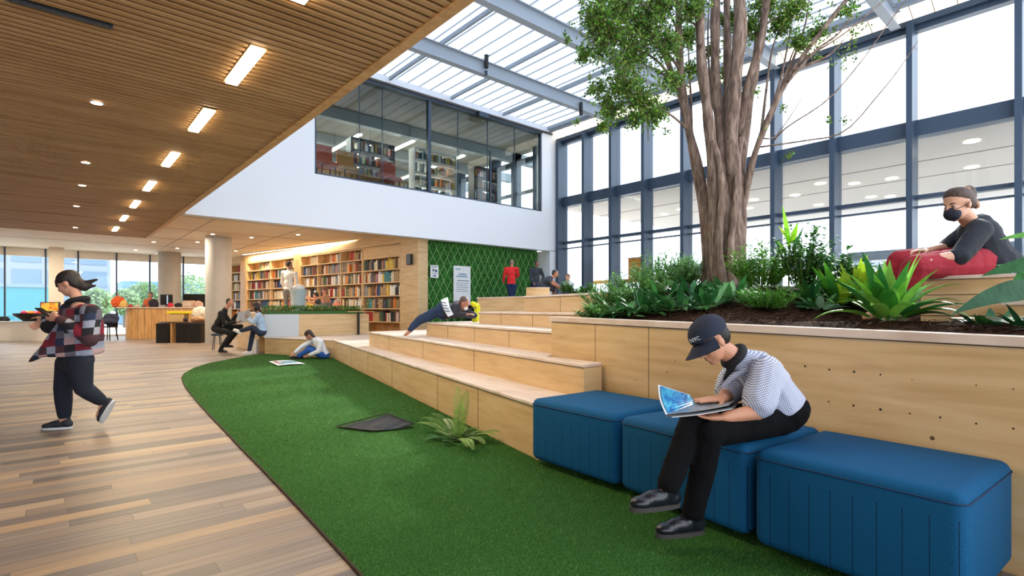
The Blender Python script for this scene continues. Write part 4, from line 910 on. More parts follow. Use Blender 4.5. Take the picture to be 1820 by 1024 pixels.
text_mesh('NYC', .034, tp_+tdir_*.004, norm_(-sd_*1.0+f*.42)*-1 if 0 else norm_((u).cross(tdir_)), u, white_thr, 'cap_lettering', cap_o)
# dark scarf at the neck
sb = MB(); nk = J['neck']; pts = []
for k in range(13):
    a = 2*PI*k/12; ax = norm_(hc-nk-f*.3*.1); e1 = norm_(ax.orthogonal()); e2 = ax.cross(e1); pts.append(nk+ax*.035+e1*math.cos(a)*.062+e2*math.sin(a)*.062)
for k in range(12): sb.cap(pts[k], .026, pts[k+1], .026)
sb.cap(nk+norm_(J['shL']-J['shR'])*.04-UP*.03+LFT*.05, .022, nk+LFT*.075-UP*.11, .012)
bake(sb, 'scarf', cloth('black scarf', (26, 24, 28)), man, .008, 3)
co = MB(); nb = J['neck']; 
for sgn in (1, -1):
    a_ = nb+(-FW*sgn)*.075+RT*.03-UP*.035; b_ = nb+(-FW*sgn)*.05+LFT*.05-UP*.085; e_ = nb+(-FW*sgn)*.02+LFT*.10-UP*.15
    co.cap(a_, .018, b_, .018); co.cap(b_, .018, e_, .010)
bake(co, 'collar', MATS['gingham shirt'] if 'gingham shirt' in MATS else bpy.data.materials['gingham shirt'], man, .006, 3)
# white mark on the trousers: rounded wedge strokes
mk = MB(); q = PD(1379, 757, 2.835)
for k in range(4):
    rr = .010+.007*k; pt = [q+RT*(math.cos(a)*rr*1.25-.016)+UP*(math.sin(a)*rr*.75-.006-.35*math.cos(a)*rr) for a in [math.radians(10+20*i) for i in range(6)]]
    mk.tube(pt, .0021, 5)
mk.tube([q-RT*.026-UP*.0, q+RT*.026-UP*.018], .002, 5); mk.build('trouser_mark', white_thr, man)
# magazine held in both hands
A = PD(1183, 737, 2.66); B = PD(1240, 716, 2.92); A1 = PD(1169, 684, 2.63); B1 = PD(1226, 702, 2.93); D = PD(1302, 722, 2.70); C = PD(1312, 714, 2.92)
mg = thing('magazine', 'large open picture magazine with blue pages held by the person in the cap', 'magazine', (A+B)/2)
def sheet(mb, a, b, c, d, th, bow=.0, n=8):
    vs = []; nn = norm_((b-a).cross(d-a))
    for i in range(n+1):
        t = i/n; p = a+(d-a)*t+nn*bow*math.sin(PI*t); q = b+(c-b)*t+nn*bow*math.sin(PI*t); vs += [p, q, p+nn*th, q+nn*th]
    fs = []
    for i in range(n):
        o = 4*i; fs += [(o, o+4, o+5, o+1), (o+2, o+3, o+7, o+6), (o, o+2, o+6, o+4), (o+1, o+5, o+7, o+3)]
    fs += [(0, 1, 3, 2), (4*n, 4*n+2, 4*n+3, 4*n+1)]; return mb.add(vs, fs)
sheet(MB(), A, B, B1, A1, .003, -.012).build('page', mat('white magazine edge', (236, 238, 240), .4), mg, smooth=False)
n_ = norm_((B-A).cross(A1-A)); ctr = (A+B+A1+B1)/4
def inset(q, k): return [ctr+(p-ctr)*k for p in q]
def picmat():
    m = ramp_mat('blue sea picture', [(20, 60, 120), (40, 120, 180), (70, 170, 196), (190, 226, 232)], 14, rough=.25, detail=5, lo=.32, hi=.74, dist=1.2); return m
q4 = inset([A, B, B1, A1], .93)
for sg in (.007, -.007):
    sheet(MB(), q4[0]+n_*sg, q4[1]+n_*sg, q4[2]+n_*sg, q4[3]+n_*sg, .0008, -.011).build('picture', MATS.get('blue sea picture') or picmat(), mg)
sheet(MB(), A-UP*.004, B-UP*.004, C-UP*.004, D-UP*.004, .008, .006).build('page_block', mat('black cover', (16, 16, 20), .3), mg)
sheet(MB(), A-UP*.012+RT*.03, B-UP*.012, C-UP*.010, D-UP*.011, .003, .006).build('back_cover', MATS['white magazine edge'], mg)
sheet(MB(), A+UP*.005+RT*.02, B+UP*.005+RT*.01, C+UP*.005-RT*.02, D+UP*.005-RT*.02, .002, .006).build('open_page', mat('printed page', (120, 130, 140), .3, var=.4, vscale=30), mg)
# ---- 2 walking woman with phone
J = JD(5.45, head=(122, 505), neck=(138, 535, .0), chest=(142, 572), pel=(135, 640), shL=(163, 556, -.14), shR=(122, 552, .18), elL=(160, 603, -.22), elR=(112, 590, .12), wrL=(104, 566, -.2), wrR=(80, 566, .05), hipL=(142, 645, -.08), hipR=(122, 645, .1), knL=(148, 690, -.05), knR=(112, 692, .08), anL=(184, 715, .1), anR=(115, 746, .1))
J['toeL'] = norm_(-UP*.75+LFT*.62); J['upL'] = norm_(RT*.7-UP*.1+UP*.2) ; J['upL'] = norm_(LFT*-.2+UP*.9+RT*.3); J['toeR'] = norm_(LFT*.95-FW*.25)
J['toeL'] = norm_(LFT*.45-UP*.8); J['upL'] = norm_(LFT*.8+UP*.45)*-1*-1
def patch():
    m = bpy.data.materials.new('patchwork coat'); m.use_nodes = True; b = m.node_tree.nodes['Principled BSDF']; b.inputs['Roughness'].default_value = .9
    tc = N(m, 'ShaderNodeTexCoord'); mp = N(m, 'ShaderNodeMapping'); mp.inputs['Rotation'].default_value = (.05, .1, YAW); L(m, tc.outputs['Object'], mp.inputs[0]); sn = N(m, 'ShaderNodeVectorMath', operation='SNAP'); sn.inputs[1].default_value = (.085, .6, .072); L(m, mp.outputs[0], sn.inputs[0])
    wn_ = N(m, 'ShaderNodeTexWhiteNoise'); L(m, sn.outputs[0], wn_.inputs['Vector']); r = N(m, 'ShaderNodeValToRGB'); r.color_ramp.interpolation = 'CONSTANT'; L(m, wn_.outputs['Value'], r.inputs[0]); e = r.color_ramp.elements
    cols = [(28, 28, 36), (142, 150, 170), (110, 28, 46), (178, 146, 148), (34, 46, 74), (96, 92, 104), (138, 32, 54), (70, 44, 52), (152, 156, 168), (30, 32, 44)]
    for i, c in enumerate(cols):
        x = e[i] if i < 2 else e.new(i/10)
        x.position = i/10; x.color = lin(c)
    n = N(m, 'ShaderNodeTexNoise'); n.inputs['Scale'].default_value = 30; n.inputs['Detail'].default_value = 5; mp2 = N(m, 'ShaderNodeMapping'); mp2.inputs['Scale'].default_value = (1, 1, 6); L(m, tc.outputs['Object'], mp2.inputs[0]); L(m, mp2.outputs[0], n.inputs['Vector']); mr = N(m, 'ShaderNodeMapRange'); mr.inputs[3].default_value = .55; mr.inputs[4].default_value = 1.4; L(m, n.outputs['Fac'], mr.inputs[0])
    v = N(m, 'ShaderNodeVectorMath', operation='SCALE'); L(m, r.outputs[0], v.inputs[0]); L(m, mr.outputs[0], v.inputs['Scale']); L(m, v.outputs[0], b.inputs['Base Color']); return m
wom, (hc, f, u, r) = person('person walking in a patchwork coat and dark jeans, looking down at a phone', J, 1.03, skin=(202, 150, 126), bottom=cloth('dark indigo jeans', (22, 30, 46)), hairc=(34, 26, 26), hair='pony', vox=.011, leg='crop', hf=norm_(LFT*.86-UP*.42-FW*.22), hu=UP, legr=1.15, belly=1.15,
    hands={'L': (norm_(LFT*.9+UP*.12), norm_(UP*.2+FW*.9), UP, .7), 'R': (norm_(LFT*.7-UP*.6), -FW, UP, .9)}, shoes=(mat('dark canvas shoe', (34, 38, 48), .7), mat('white sole', (206, 212, 214), .6)), base=PZ(110, 760, .0), eyes=True)
cb = MB(); g = .03; lay = [((145, 548), .17, .13), ((142, 575), .21, .16), ((134, 600), .26, .19), ((124, 620), .31, .21), ((119, 634), .345, .22)]
seg = 28; vs = []
for (c_, a_, b_) in lay:
    cc = PD(c_[0], c_[1], 5.45)
    for k in range(seg):
        q = 2*PI*k/seg; wv = 1+.035*math.sin(5*q)*(a_-.15)/.17; vs.append(cc+RT*math.cos(q)*a_*wv+FW*math.sin(q)*b_*wv+UP*(.02*math.sin(q*3)*(a_-.15)/.17-(.03*math.cos(q) if a_ > .3 else 0)*-1))
nl = len(lay); cb.add(vs, [(i*seg+k, (i+1)*seg+k, (i+1)*seg+(k+1) % seg, i*seg+(k+1) % seg) for i in range(nl-1) for k in range(seg)]+[tuple(range(seg)), tuple((nl-1)*seg+k for k in range(seg-1, -1, -1))])
cb.cap(J['shL'], .085, J['shR'], .085)
for k in 'LR': cb.cap(J['sh'+k], .086, J['el'+k], .078); cb.cap(J['el'+k], .076, J['wr'+k]*.9+J['el'+k]*.1, .052)
coat = bake(cb, 'coat', patch(), wom, .014, 4, disp=(.02, .12)); 
kb = MB(); nk = J['neck']
for k in range(10):
    a0 = 2*PI*k/10; a1 = 2*PI*(k+1)/10; kb.cap(nk+RT*.085*math.cos(a0)+FW*.085*math.sin(a0)+UP*(.0+.03*math.cos(a0)), .028, nk+RT*.085*math.cos(a1)+FW*.085*math.sin(a1)+UP*(.03*math.cos(a1)), .028)
kb.cap(nk+LFT*.08-UP*.0, .03, PD(118, 590, 5.22), .022); kb.cap(nk+RT*.04, .04, PD(158, 550, 5.5), .05); bake(kb, 'hood', cloth('black knit collar', (24, 24, 30)), wom, .014, 3)
ph = thing('phone', 'black phone held in both hands of the walking person', 'phone', PD(80, 556, 5.25)); c_ = PD(79, 555, 5.25); MB().obox(c_, norm_(LFT*.8+UP*.5)*.075, FW*.038, norm_(UP*.8-LFT*.5)*.006).build('case', M['black'], ph, bevel=.003); MB().obox(c_+norm_(UP*.8-LFT*.5)*.0068, norm_(LFT*.8+UP*.5)*.068, FW*.033, norm_(UP*.8-LFT*.5)*.0008).build('screen', mat('phone glass', (30, 36, 44), .1), ph)
hp = thing('bag', 'small black handbag on the arm of the walking person', 'bag', PD(93, 582, 5.5)); bb = MB(); bb.ell(PD(94, 580, 5.5), RT*.13, FW*.06, UP*.085); bake(bb, 'pouch', cloth('black nylon', (20, 20, 26)), hp, .014, 2); MB().tube([PD(78, 575, 5.5), PD(90, 560, 5.5), PD(112, 576, 5.5)], .008, 6).build('strap', M['black'], hp)
# ---- 3 masked woman on the planter bench
J = {k: PD(*v) for k, v in dict(head=(1702, 364, 4.25), neck=(1727, 398, 4.28), chest=(1743, 427, 4.3), pel=(1752, 463, 4.3), shL=(1742, 410, 4.10), shR=(1730, 404, 4.46), elL=(1706, 456, 4.02), elR=(1684, 440, 4.44), wrL=(1655, 461, 4.02), wrR=(1648, 446, 4.34), hipL=(1730, 468, 4.2), hipR=(1728, 466, 4.4), knL=(1628, 474, 4.02), knR=(1600, 464, 4.38), anL=(1600, 545, 4.1), anR=(1562, 545, 4.4)).items()}
J['toeL'] = norm_(LFT-UP*.3); J['toeR'] = norm_(LFT-UP*.3)
w2, (hc, f, u, r) = person('person in a black face mask, dark jumper and red trousers sitting on the planter bench', J, 1.12, skin=(196, 146, 118), top=cloth('dark navy jumper', (20, 24, 34)), bottom=cloth('crimson trousers', (142, 12, 34)), hairc=(62, 42, 30), hair='bun', sleeve='elbow', vox=.009, hf=norm_(LFT*.95-UP*.28-FW*.18), hu=UP*.95, belly=1.32, legr=1.22, longtop=True,
    hands={'L': (norm_(LFT*.95), -UP, -FW, .4), 'R': (norm_(LFT*.95), -UP, -FW, .5)}, base=V((J['pel'].x, J['pel'].y, 1.51)), topfold=(.015, .09), eyes=True)
s = 1.12; mbm = MB(); mbm.ell(hc+f*.062*s-u*.052*s, f*.052*s, r*.056*s, u*.052*s); mbm.ell(hc+f*.085*s-u*.04*s, f*.034*s, r*.03*s, u*.036*s); mask = bake(mbm, 'mask', cloth('black mask cloth', (24, 28, 42)), w2, .007, 3)
for k in (1, -1): MB().tube([hc+f*.075*s-u*.02*s+r*.05*k*s, hc+f*.02*s-u*.012*s+r*.078*k*s, hc-f*.01*s+u*.008*s+r*.082*k*s], .0028, 6).build('ear_loop', MATS['black mask cloth'], mask)
hb = MB()     # lighter streak of the ponytail
hb.cap(hc-f*.10*s+u*.085*s, .030*s, hc-f*.155*s-u*.045*s, .026*s); bake(hb, 'ponytail', mat('light brown hair', (150, 104, 62), .5, bump=.6, bscale=60), w2, .01, 2, label='lighter brown hair tied at the back')
# ---- 4 child-size reader on the turf
J = JD(13.3, head=(549, 596), neck=(558, 604), chest=(567, 612), pel=(576, 630), shL=(570, 608, -.12), shR=(556, 606, .14), elL=(566, 625, -.18), elR=(538, 615, .05), wrL=(550, 631, -.15), wrR=(524, 627, -.05), hipL=(573, 631, -.08), hipR=(572, 631, .1), knL=(548, 622, -.1), knR=(550, 618, .12), anL=(530, 633, -.15), anR=(535, 633, .1))
J['toeL'] = J['toeR'] = norm_(LFT+UP*.2)
person('person in a white long-sleeved top sitting on the turf, bent over reading', J, .98, skin=(176, 124, 100), top=cloth('white cotton', (224, 226, 232)), bottom=cloth('bright blue denim', (32, 82, 160)), hairc=(52, 38, 34), hair='long', vox=.016, hf=norm_(LFT*.75-UP*.62-FW*.2), hu=UP*.9, base=PZ(565, 638, .0), shoes=(leather, rubber))
# ---- 5 man in black, leaning forward by the column
J = JD(15.35, head=(409, 538), neck=(401, 549), chest=(395, 562), pel=(384, 584), shL=(397, 555, .17), shR=(392, 557, -.17), elL=(410, 575, .15), elR=(400, 577, -.2), wrL=(421, 558, .1), wrR=(420, 572, -.2), hipL=(388, 586, .1), hipR=(388, 587, -.1), knL=(428, 580, .1), knR=(412, 592, -.1), anL=(403, 612, .2), anR=(392, 621, -.1))
J['toeL'] = J['toeR'] = RT
person('person in black clothes leaning forward on a stool before the grey column', J, 1.0, skin=(198, 140, 116), top=cloth('black jumper', (22, 22, 26)), bottom=cloth('black trousers', (22, 22, 26)), hairc=(34, 26, 26), vox=.016, hf=norm_(RT*.95-FW*.2), hu=UP, base=PZ(392, 628, 0), shoes=(leather, rubber))
t = thing('stool', 'small grey stool under the person in black', 'stool', PZ(386, 622, 0)); q = PZ(386, 622, 0); MB().lathe(q, [(.16, .44), (.17, .45), (.17, .5), (.15, .52)], 20).build('seat', M['steel'], t, smooth=True, sharp=40)
for k in range(4): a = PI/4+PI/2*k; MB().tube([q+V((math.cos(a)*.16, math.sin(a)*.16, 0)), q+V((math.cos(a)*.1, math.sin(a)*.1, .45))], .012, 8).build('leg', M['steel'], t)
np_ = thing('newspaper', 'grey newspaper sheet held up between the two seated people', 'newspaper', PD(437, 567, 14.85)); sheet(MB(), PD(419, 575, 15.12), PD(423, 554, 15.42), PD(443, 549, 15.35), PD(448, 566, 15.1), .006, .05).build('page', mat('newsprint', (150, 154, 160), .8, var=.15, vscale=40), np_)
# ---- 6 woman with curly hair
J = JD(14.3, head=(454, 546), neck=(459, 558), chest=(462, 570), pel=(465, 590), shL=(458, 562, -.16), shR=(462, 561, .16), elL=(450, 574, -.2), elR=(450, 572, .18), wrL=(441, 568, -.12), wrR=(443, 566, .12), hipL=(463, 592, -.1), hipR=(463, 590, .1), knL=(448, 582, -.12), knR=(450, 588, .12), anL=(428, 588, -.15), anR=(443, 624, .1))
J['toeL'] = norm_(LFT+UP*.6); J['toeR'] = LFT
person('person with dark curly hair and light blue shirt seated beside the far planter box', J, .98, skin=(150, 100, 80), top=cloth('pale blue shirt', (168, 190, 216)), bottom=cloth('dark blue jeans', (34, 44, 66)), hairc=(30, 20, 20), hair='curly', vox=.016, hf=norm_(LFT*.95-FW*.25), hu=UP, base=PZ(455, 624, 0), shoes=(mat('white shoe', (224, 220, 214), .6), MATS['white sole']))
t = thing('paper_bag', 'white paper carrier bag on the floor by the curly-haired person', 'bag', PZ(450, 628.5, 0)); q = PZ(450, 628.5, 0); b0, b1 = RT*.12, FW*.07
MB().add([q-b0-b1, q+b0-b1, q+b0+b1, q-b0+b1]+[x+UP*.40 for x in (q-b0*1.05-b1, q+b0*1.05-b1, q+b0*1.05+b1, q-b0*1.05+b1)], [(0, 3, 2, 1), (0, 1, 5, 4), (1, 2, 6, 5), (2, 3, 7, 6), (3, 0, 4, 7)]).build('body', mat('white paper', (230, 226, 218), .8), t); MB().tube(bez(q-b0*.4+UP*.4, q+UP*.6, q+b0*.4+UP*.4, 8), .006, 5).build('handle', M['creamwhite'], t)
# ---- deck behind the hedge and its visitors
deck = thing('platform', 'raised reading platform behind the hedge planter where visitors stand', 'platform', (6, 17.5, 0)); MB().box((4.65, 16.85, 0), (7.55, 19.3, 1.12)).build('base', M['ply'], deck); MB().box((4.63, 16.83, 1.12), (7.57, 19.32, 1.15)).build('top', M['tread'], deck)
d5 = 17.2
J = JD(17.5, head=(515, 471), neck=(513, 480), chest=(513, 492), pel=(513, 516), shL=(503, 485, .05), shR=(525, 486, -.05), elL=(501, 503, .1), elR=(528, 503, -.05), wrL=(508, 516, .22), wrR=(531, 511, .2), hipL=(508, 519), hipR=(519, 519), knL=(508, 537, .1), knR=(519, 537, .05), anL=(508, 550), anR=(519, 550))
J['toeL'] = J['toeR'] = FW
person('person in a loose white shirt standing with back turned before the bookcase', J, .97, skin=(170, 116, 92), top=cloth('off-white shirt', (222, 216, 208)), bottom=cloth('grey trousers', (120, 116, 112)), hairc=(30, 24, 24), vox=.018, hf=norm_(FW*.75+RT*.65), hu=UP, belly=1.1, topfold=(.02, .15))
J = JD(18.5, head=(561, 526), neck=(566, 533), chest=(570, 540), pel=(573, 544), shL=(563, 537, -.1), shR=(570, 535, .14), elL=(552, 538, -.15), elR=(550, 530, .1), wrL=(545, 527, -.1), wrR=(543, 525, .1), hipL=(573, 545, -.1), hipR=(573, 545, .1), knL=(560, 543, -.1), knR=(560, 543, .1), anL=(561, 548, -.1), anR=(563, 548, .1))
person('person with black hair crouching behind the hedge with an arm stretched out', J, .95, skin=(196, 140, 112), top=cloth('dark vest', (44, 42, 46)), bottom=cloth('grey trousers', (120, 116, 112)), hairc=(26, 22, 24), sleeve='none', vox=.02, hf=norm_(LFT*.9-UP*.4), hu=UP)
J = JD(17.7, head=(577, 517), neck=(577, 526), chest=(578, 535), pel=(581, 542), shL=(573, 530, -.14), shR=(583, 529, .1), elL=(575, 541, -.2), elR=(588, 541, .0), wrL=(570, 548, -.2), wrR=(587, 544, -.1), hipL=(579, 543, -.1), hipR=(583, 543, .1), knL=(573, 541, -.2), knR=(586, 541, -.1), anL=(575, 548, -.1), anR=(584, 548, 0))
person('person with reddish brown hair and bare shoulders sitting behind the hedge', J, .95, skin=(206, 146, 112), top=cloth('ochre camisole', (198, 140, 96)), bottom=cloth('grey trousers', (120, 116, 112)), hairc=(116, 70, 50), sleeve='none', hair='long', vox=.02, hf=norm_(-FW*.8+LFT*.5-UP*.2), hu=UP)
J = JD(17.5, head=(600, 535), neck=(599, 540), chest=(598, 543), pel=(597, 547), shL=(602, 541, -.08), shR=(594, 541, .08), elL=(602, 545, -.1), elR=(593, 545, .05), wrL=(599, 548, -.12), wrR=(595, 548, -.1), hipL=(599, 547, -.05), hipR=(595, 547, .05), knL=(599, 548, -.1), knR=(595, 548, -.1), anL=(599, 549, .1), anR=(595, 549, .1))
person('small person in a peach top leaning over the hedge at its right', J, .72, skin=(214, 160, 134), top=cloth('peach top', (222, 140, 110)), bottom=cloth('grey trousers', (120, 116, 112)), hairc=(200, 180, 160), vox=.018, hf=norm_(-FW*.5+LFT*.5), hu=UP)
t = thing('tub', 'pale blue grey plastic tub standing in the hedge beside the white shirt', 'tub', PD(528, 545, 16.4)); q = PD(530, 545, 16.72); q.z = 1.152; t.location = q
MB().lathe(q, [(.17, 0), (.2, .17), (.24, .66), (.27, .69), (.27, .72), (.22, .71), (.18, .08), (0, .06)], 24).build('body', mat('pale tub plastic', (190, 206, 212), .4), t, smooth=True, sharp=50); MB().tube(bez(q+RT*.26+UP*.7, q+UP*1.0, q-RT*.26+UP*.7, 10), .008, 6).build('handle', M['steel'], t)
hb = MB(); hb.ell(q+UP*.78+RT*.02, RT*.2, FW*.16, UP*.1); bake(hb, 'towels', cloth('white towel', (226, 224, 220)), t, .02, 3, disp=(.04, .08))
# ---- 7 man leaning on the third tier
J = JD(9.75, head=(825, 540, -.1), neck=(815, 543), chest=(803, 552), pel=(786, 553), shL=(812, 547, -.15), shR=(812, 541, .2), elL=(810, 563, -.28), elR=(840, 560, .1), wrL=(829, 559, -.35), wrR=(829, 562, -.1), hipL=(780, 553, -.08), hipR=(781, 552, .12), knL=(745, 570, -.05), knR=(746, 568, .15), anL=(729, 586, -.08), anR=(731, 584, .12))
J['elR'] = PD(843, 561, 9.75); J['elL'] = PD(806, 561, 9.55); J['toeL'] = J['toeR'] = norm_(LFT-UP*.5)
p7, (hc, f, u, r) = person('person in a dark jacket and jeans lying bent over the third tier with a phone', J, 1.0, skin=(176, 118, 92), top=cloth('charcoal jacket', (46, 46, 54)), bottom=cloth('indigo denim', (34, 54, 88)), hairc=(92, 70, 62), vox=.013, hf=norm_(RT*.8-UP*.55-FW*.25), hu=UP, belly=1.32, legr=1.05, base=V((J['pel'].x, J['pel'].y, 1.02)), topfold=(.03, .12))
mm_ = MB(); mm_.ell(hc+f*.066-u*.05, f*.045, r*.052, u*.045); bake(mm_, 'mask', cloth('white mask cloth', (224, 228, 234)), p7, .011, 2)
t = thing('newspaper', 'white printed newspaper sheet draped over the back of the person on the tier', 'newspaper', PD(796, 545, 9.4)); sheet(MB(), PD(784, 533, 9.45), PD(796, 528, 9.6), PD(806, 559, 9.35), PD(797, 563, 9.3), .006, .03).build('page', mat('white newsprint', (214, 214, 216), .8, var=.1, vscale=40), t)
pm = MB()
for k in range(4):
    a = PD(788+2.2*k, 538+5*k, 9.36); pm.obox(a, norm_(RT*.9-UP*.1)*.05, FW*.002, UP*.010)
pm.build('print', mat('sign print grey', (110, 112, 120), .7), t)
t = thing('bag', 'bright yellow bag behind the person lying on the third tier', 'bag', PD(845, 565, 9.9)); yb = MB(); yb.cap(PD(847, 568, 9.95), .05, PD(848, 546, 9.95), .055); yb.cap(PD(848, 546, 9.95), .055, PD(840, 539, 9.95), .045); yb.cap(PD(848, 568, 9.95), .05, PD(843, 570, 9.95), .05); bake(yb, 'body', mat('yellow nylon', (226, 226, 20), .6), t, .014, 3, disp=(.03, .06)); MB().tube(bez(PD(843, 541, 9.9), PD(852, 533, 9.9), PD(853, 552, 9.9), 8), .01, 6).build('strap', MATS['yellow nylon'], t)
t = thing('phone', 'black phone in the hand of the person lying on the tier', 'phone', PD(839, 551, 9.3)); MB().obox(PD(841, 548, 9.35), norm_(RT+UP*.2)*.06, FW*.035, norm_(UP-RT*.2)*.006).build('case', M['black'], t); MB().obox(PD(841, 548, 9.35)+UP*.007, norm_(RT+UP*.2)*.05, FW*.03, norm_(UP-RT*.2)*.001).build('screen', MATS['phone glass'], t)
# ---- 8, 9 visitors on the display platform
J = JD(18.5, head=(910, 468), neck=(909, 475), chest=(908, 485), pel=(909, 506), shL=(899, 478), shR=(919, 478), elL=(896, 491, .05), elR=(921, 490, .1), wrL=(895, 500, .15), wrR=(915, 492, .2), hipL=(905, 508), hipR=(914, 508), knL=(907, 524), knR=(912, 524), anL=(908, 538), anR=(912, 538))
J['toeL'] = J['toeR'] = FW
person('person in a bright red top and navy trousers facing the green wall', J, .92, skin=(206, 150, 124), top=cloth('scarlet top', (226, 40, 40)), bottom=cloth('navy trousers', (26, 44, 84)), hairc=(150, 120, 106), vox=.018, hf=FW, hu=UP, belly=1.15, legr=1.1, shoes=(MATS['white shoe'], MATS['white sole']))
J = JD(18.4, head=(955, 469), neck=(953, 477), chest=(952, 486), pel=(951, 507), shL=(961, 480, -.02), shR=(944, 480, .02), elL=(966, 492, .05), elR=(943, 494, -.05), wrL=(962, 502, -.1), wrR=(948, 503, -.15), hipL=(955, 509), hipR=(947, 509), knL=(955, 525), knR=(947, 525), anL=(955, 538), anR=(947, 538))
person('person in a dark grey hooded jacket standing at the right end of the green wall', J, .92, skin=(140, 96, 78), top=cloth('dark hooded jacket', (52, 56, 64)), bottom=cloth('navy trousers', (26, 44, 84)), hairc=(40, 32, 34), vox=.018, hf=norm_(RT*.7-FW*.7), hu=UP, belly=1.15, shoes=(leather, rubber))
# ---- 10, 11 on the upper landing
ld_ = thing('landing', 'upper landing deck behind the topmost seating block', 'platform', (9.6, 9.6, 0)); MB().box((8.35, 8.9, 0), (11.8, 11, 1.53)).build('base', M['ply'], ld_); MB().box((8.33, 8.88, 1.53), (11.82, 11.02, 1.56)).build('top', M['tread'], ld_)
J = JD(12.9, head=(987, 487), neck=(980, 494), chest=(973, 499), pel=(962, 508), shL=(977, 497, .12), shR=(976, 500, -.14), elL=(992, 508, .1), elR=(990, 509, -.15), wrL=(1001, 516, .0), wrR=(1000, 517, -.12), hipL=(963, 510, .1), hipR=(963, 510, -.1), knL=(984, 508, .15), knR=(983, 514, -.1), anL=(986, 521, .1), anR=(984, 522, -.05))
J['toeL'] = J['toeR'] = RT
person('person in a dark vest and beanie bending down from the curved seat block', J, .80, skin=(184, 120, 88), top=cloth('charcoal vest', (56, 58, 66)), bottom=cloth('charcoal shorts', (50, 50, 56)), hairc=(40, 44, 46), sleeve='none', leg='short', vox=.014, hf=norm_(RT*.9-UP*.2-FW*.2), hu=UP, shoes=(leather, rubber))
J = JD(13.0, head=(1009, 494), neck=(1010, 502), chest=(1011, 508), pel=(1012, 518), shL=(1017, 505, -.05), shR=(1005, 504, .05), elL=(1018, 514), elR=(1003, 513), wrL=(1012, 518, -.1), wrR=(1006, 519, -.1), hipL=(1015, 520), hipR=(1010, 520), knL=(1014, 523, -.15), knR=(1008, 523, -.15), anL=(1014, 524, .1), anR=(1009, 524, .1))
person('small person with light brown hair mostly hidden behind the leafy pot plant', J, .74, skin=(200, 150, 120), top=cloth('white cotton', (224, 226, 232)), bottom=cloth('grey trousers', (120, 116, 112)), hairc=(120, 86, 60), vox=.014, hf=norm_(-FW*.6+LFT*.4-UP*.4), hu=UP)
# ================================================================ tree and planting
bark = ramp_mat('grey brown bark', [(74, 58, 48), (120, 98, 84), (156, 134, 118)], 9, (2.2, 2.2, .5), .9, 10, .8, .8)
leafm = mat('leaf', (80, 140, 50), .42, attr=True, transl=.35, spec=.35)
leafd = mat('glossy leaf', (40, 100, 50), .36, attr=True, transl=.18, spec=.35, var=.22, vscale=14)
def resample(ps, n):
    ps = [V(p) for p in ps]; out = []; m = len(ps)-1
    for i in range(n+1):
        t = i/n*m; k = min(int(t), m-1); f = t-k; p0 = ps[max(k-1, 0)]; p1 = ps[k]; p2 = ps[k+1]; p3 = ps[min(k+2, m)]
        out.append(.5*((2*p1)+(p2-p0)*f+(2*p0-5*p1+4*p2-p3)*f*f+(3*p1-p0-3*p2+p3)*f**3))
    return out
TD = 7.0
base = PD(1280, 508, TD); base.z = mulch_z(base.x, base.y)-.05
tree = thing('tree', 'tall multi-stemmed indoor tree with fine green leaves growing from the planter mulch', 'tree', base)
stems = [
 ([(1264, 505, 0), (1260, 400, .05), (1244, 310, .1), (1224, 230, .1), (1214, 165, .12), (1207, 90, .2), (1206, 0, .3), (1204, -90, .4)], 10, 6),
 ([(1276, 508, -.15), (1270, 400, -.12), (1268, 330, -.1), (1262, 240, -.1), (1255, 180, -.1), (1246, 100, -.1), (1243, 0, -.1), (1236, -100, 0)], 12, 8),
 ([(1290, 508, -.2), (1292, 400, -.16), (1286, 320, -.1), (1281, 240, 0), (1272, 150, .1), (1271, 60, .1), (1272, -40, .1), (1270, -130, .1)], 11, 8),
 ([(1301, 508, -.12), (1306, 400, -.1), (1303, 300, -.15), (1300, 230, -.12), (1308, 130, -.1), (1316, 50, -.1), (1313, -40, -.1), (1320, -130, 0)], 15, 11),
 ([(1316, 508, -.05), (1317, 400, -.05), (1317, 300, 0), (1330, 190, .1), (1341, 130, .1), (1350, 60, .2), (1375, -20, .2), (1390, -100, .3)], 11, 6),
 ([(1319, 506, .1), (1318, 400, 0), (1332, 310, -.1), (1352, 245, -.2), (1385, 170, -.3), (1420, 110, -.4), (1480, 30, -.5), (1530, -30, -.5)], 8, 3.2),
 ([(1296, 508, .15), (1282, 380, .2), (1278, 300, .2), (1290, 200, .2), (1293, 120, .2), (1292, 0, .3), (1296, -100, .3)], 11, 6),
 ([(1254, 504, .1), (1254, 440, .1), (1244, 350, .15), (1229, 270, .25), (1217, 200, .35), (1190, 120, .45), (1165, 70, .5), (1120, 20, .5)], 8, 3.5),
 ([(1311, 508, .15), (1312, 380, .15), (1314, 260, .1), (1326, 160, .0), (1352, 80, -.1), (1362, 0, -.1), (1372, -90, 0)], 9, 6),
 ([(1284, 508, -.28), (1278, 430, -.26), (1283, 360, -.24), (1280, 300, -.2), (1268, 250, -.15)], 8, 5),
 ([(1300, 508, -.28), (1298, 440, -.27), (1306, 360, -.26), (1311, 290, -.2), (1318, 245, -.15)], 8, 5),
]
tk = MB()
for ps, r0, r1 in stems:
    P = resample([PD(a, b, TD+c) for a, b, c in ps], 36); P[0].z = min(P[0].z, base.z); n = len(P); ph = rnd.uniform(0, 6)
    R = [(r0+(r1-r0)*(i/(n-1))**.9)*TD/FP*.9*(1+.10*math.sin(i*.9+ph))*(1.25-.25*min(1, i/4)) for i in range(n)]
    tk.tube(P, R, 10)
tr = tk.build('trunk', bark, tree, smooth=True)
br = MB(); lf = MB()
GR = [(84, 122, 40), (106, 146, 52), (128, 166, 66), (70, 104, 34), (146, 180, 84)]
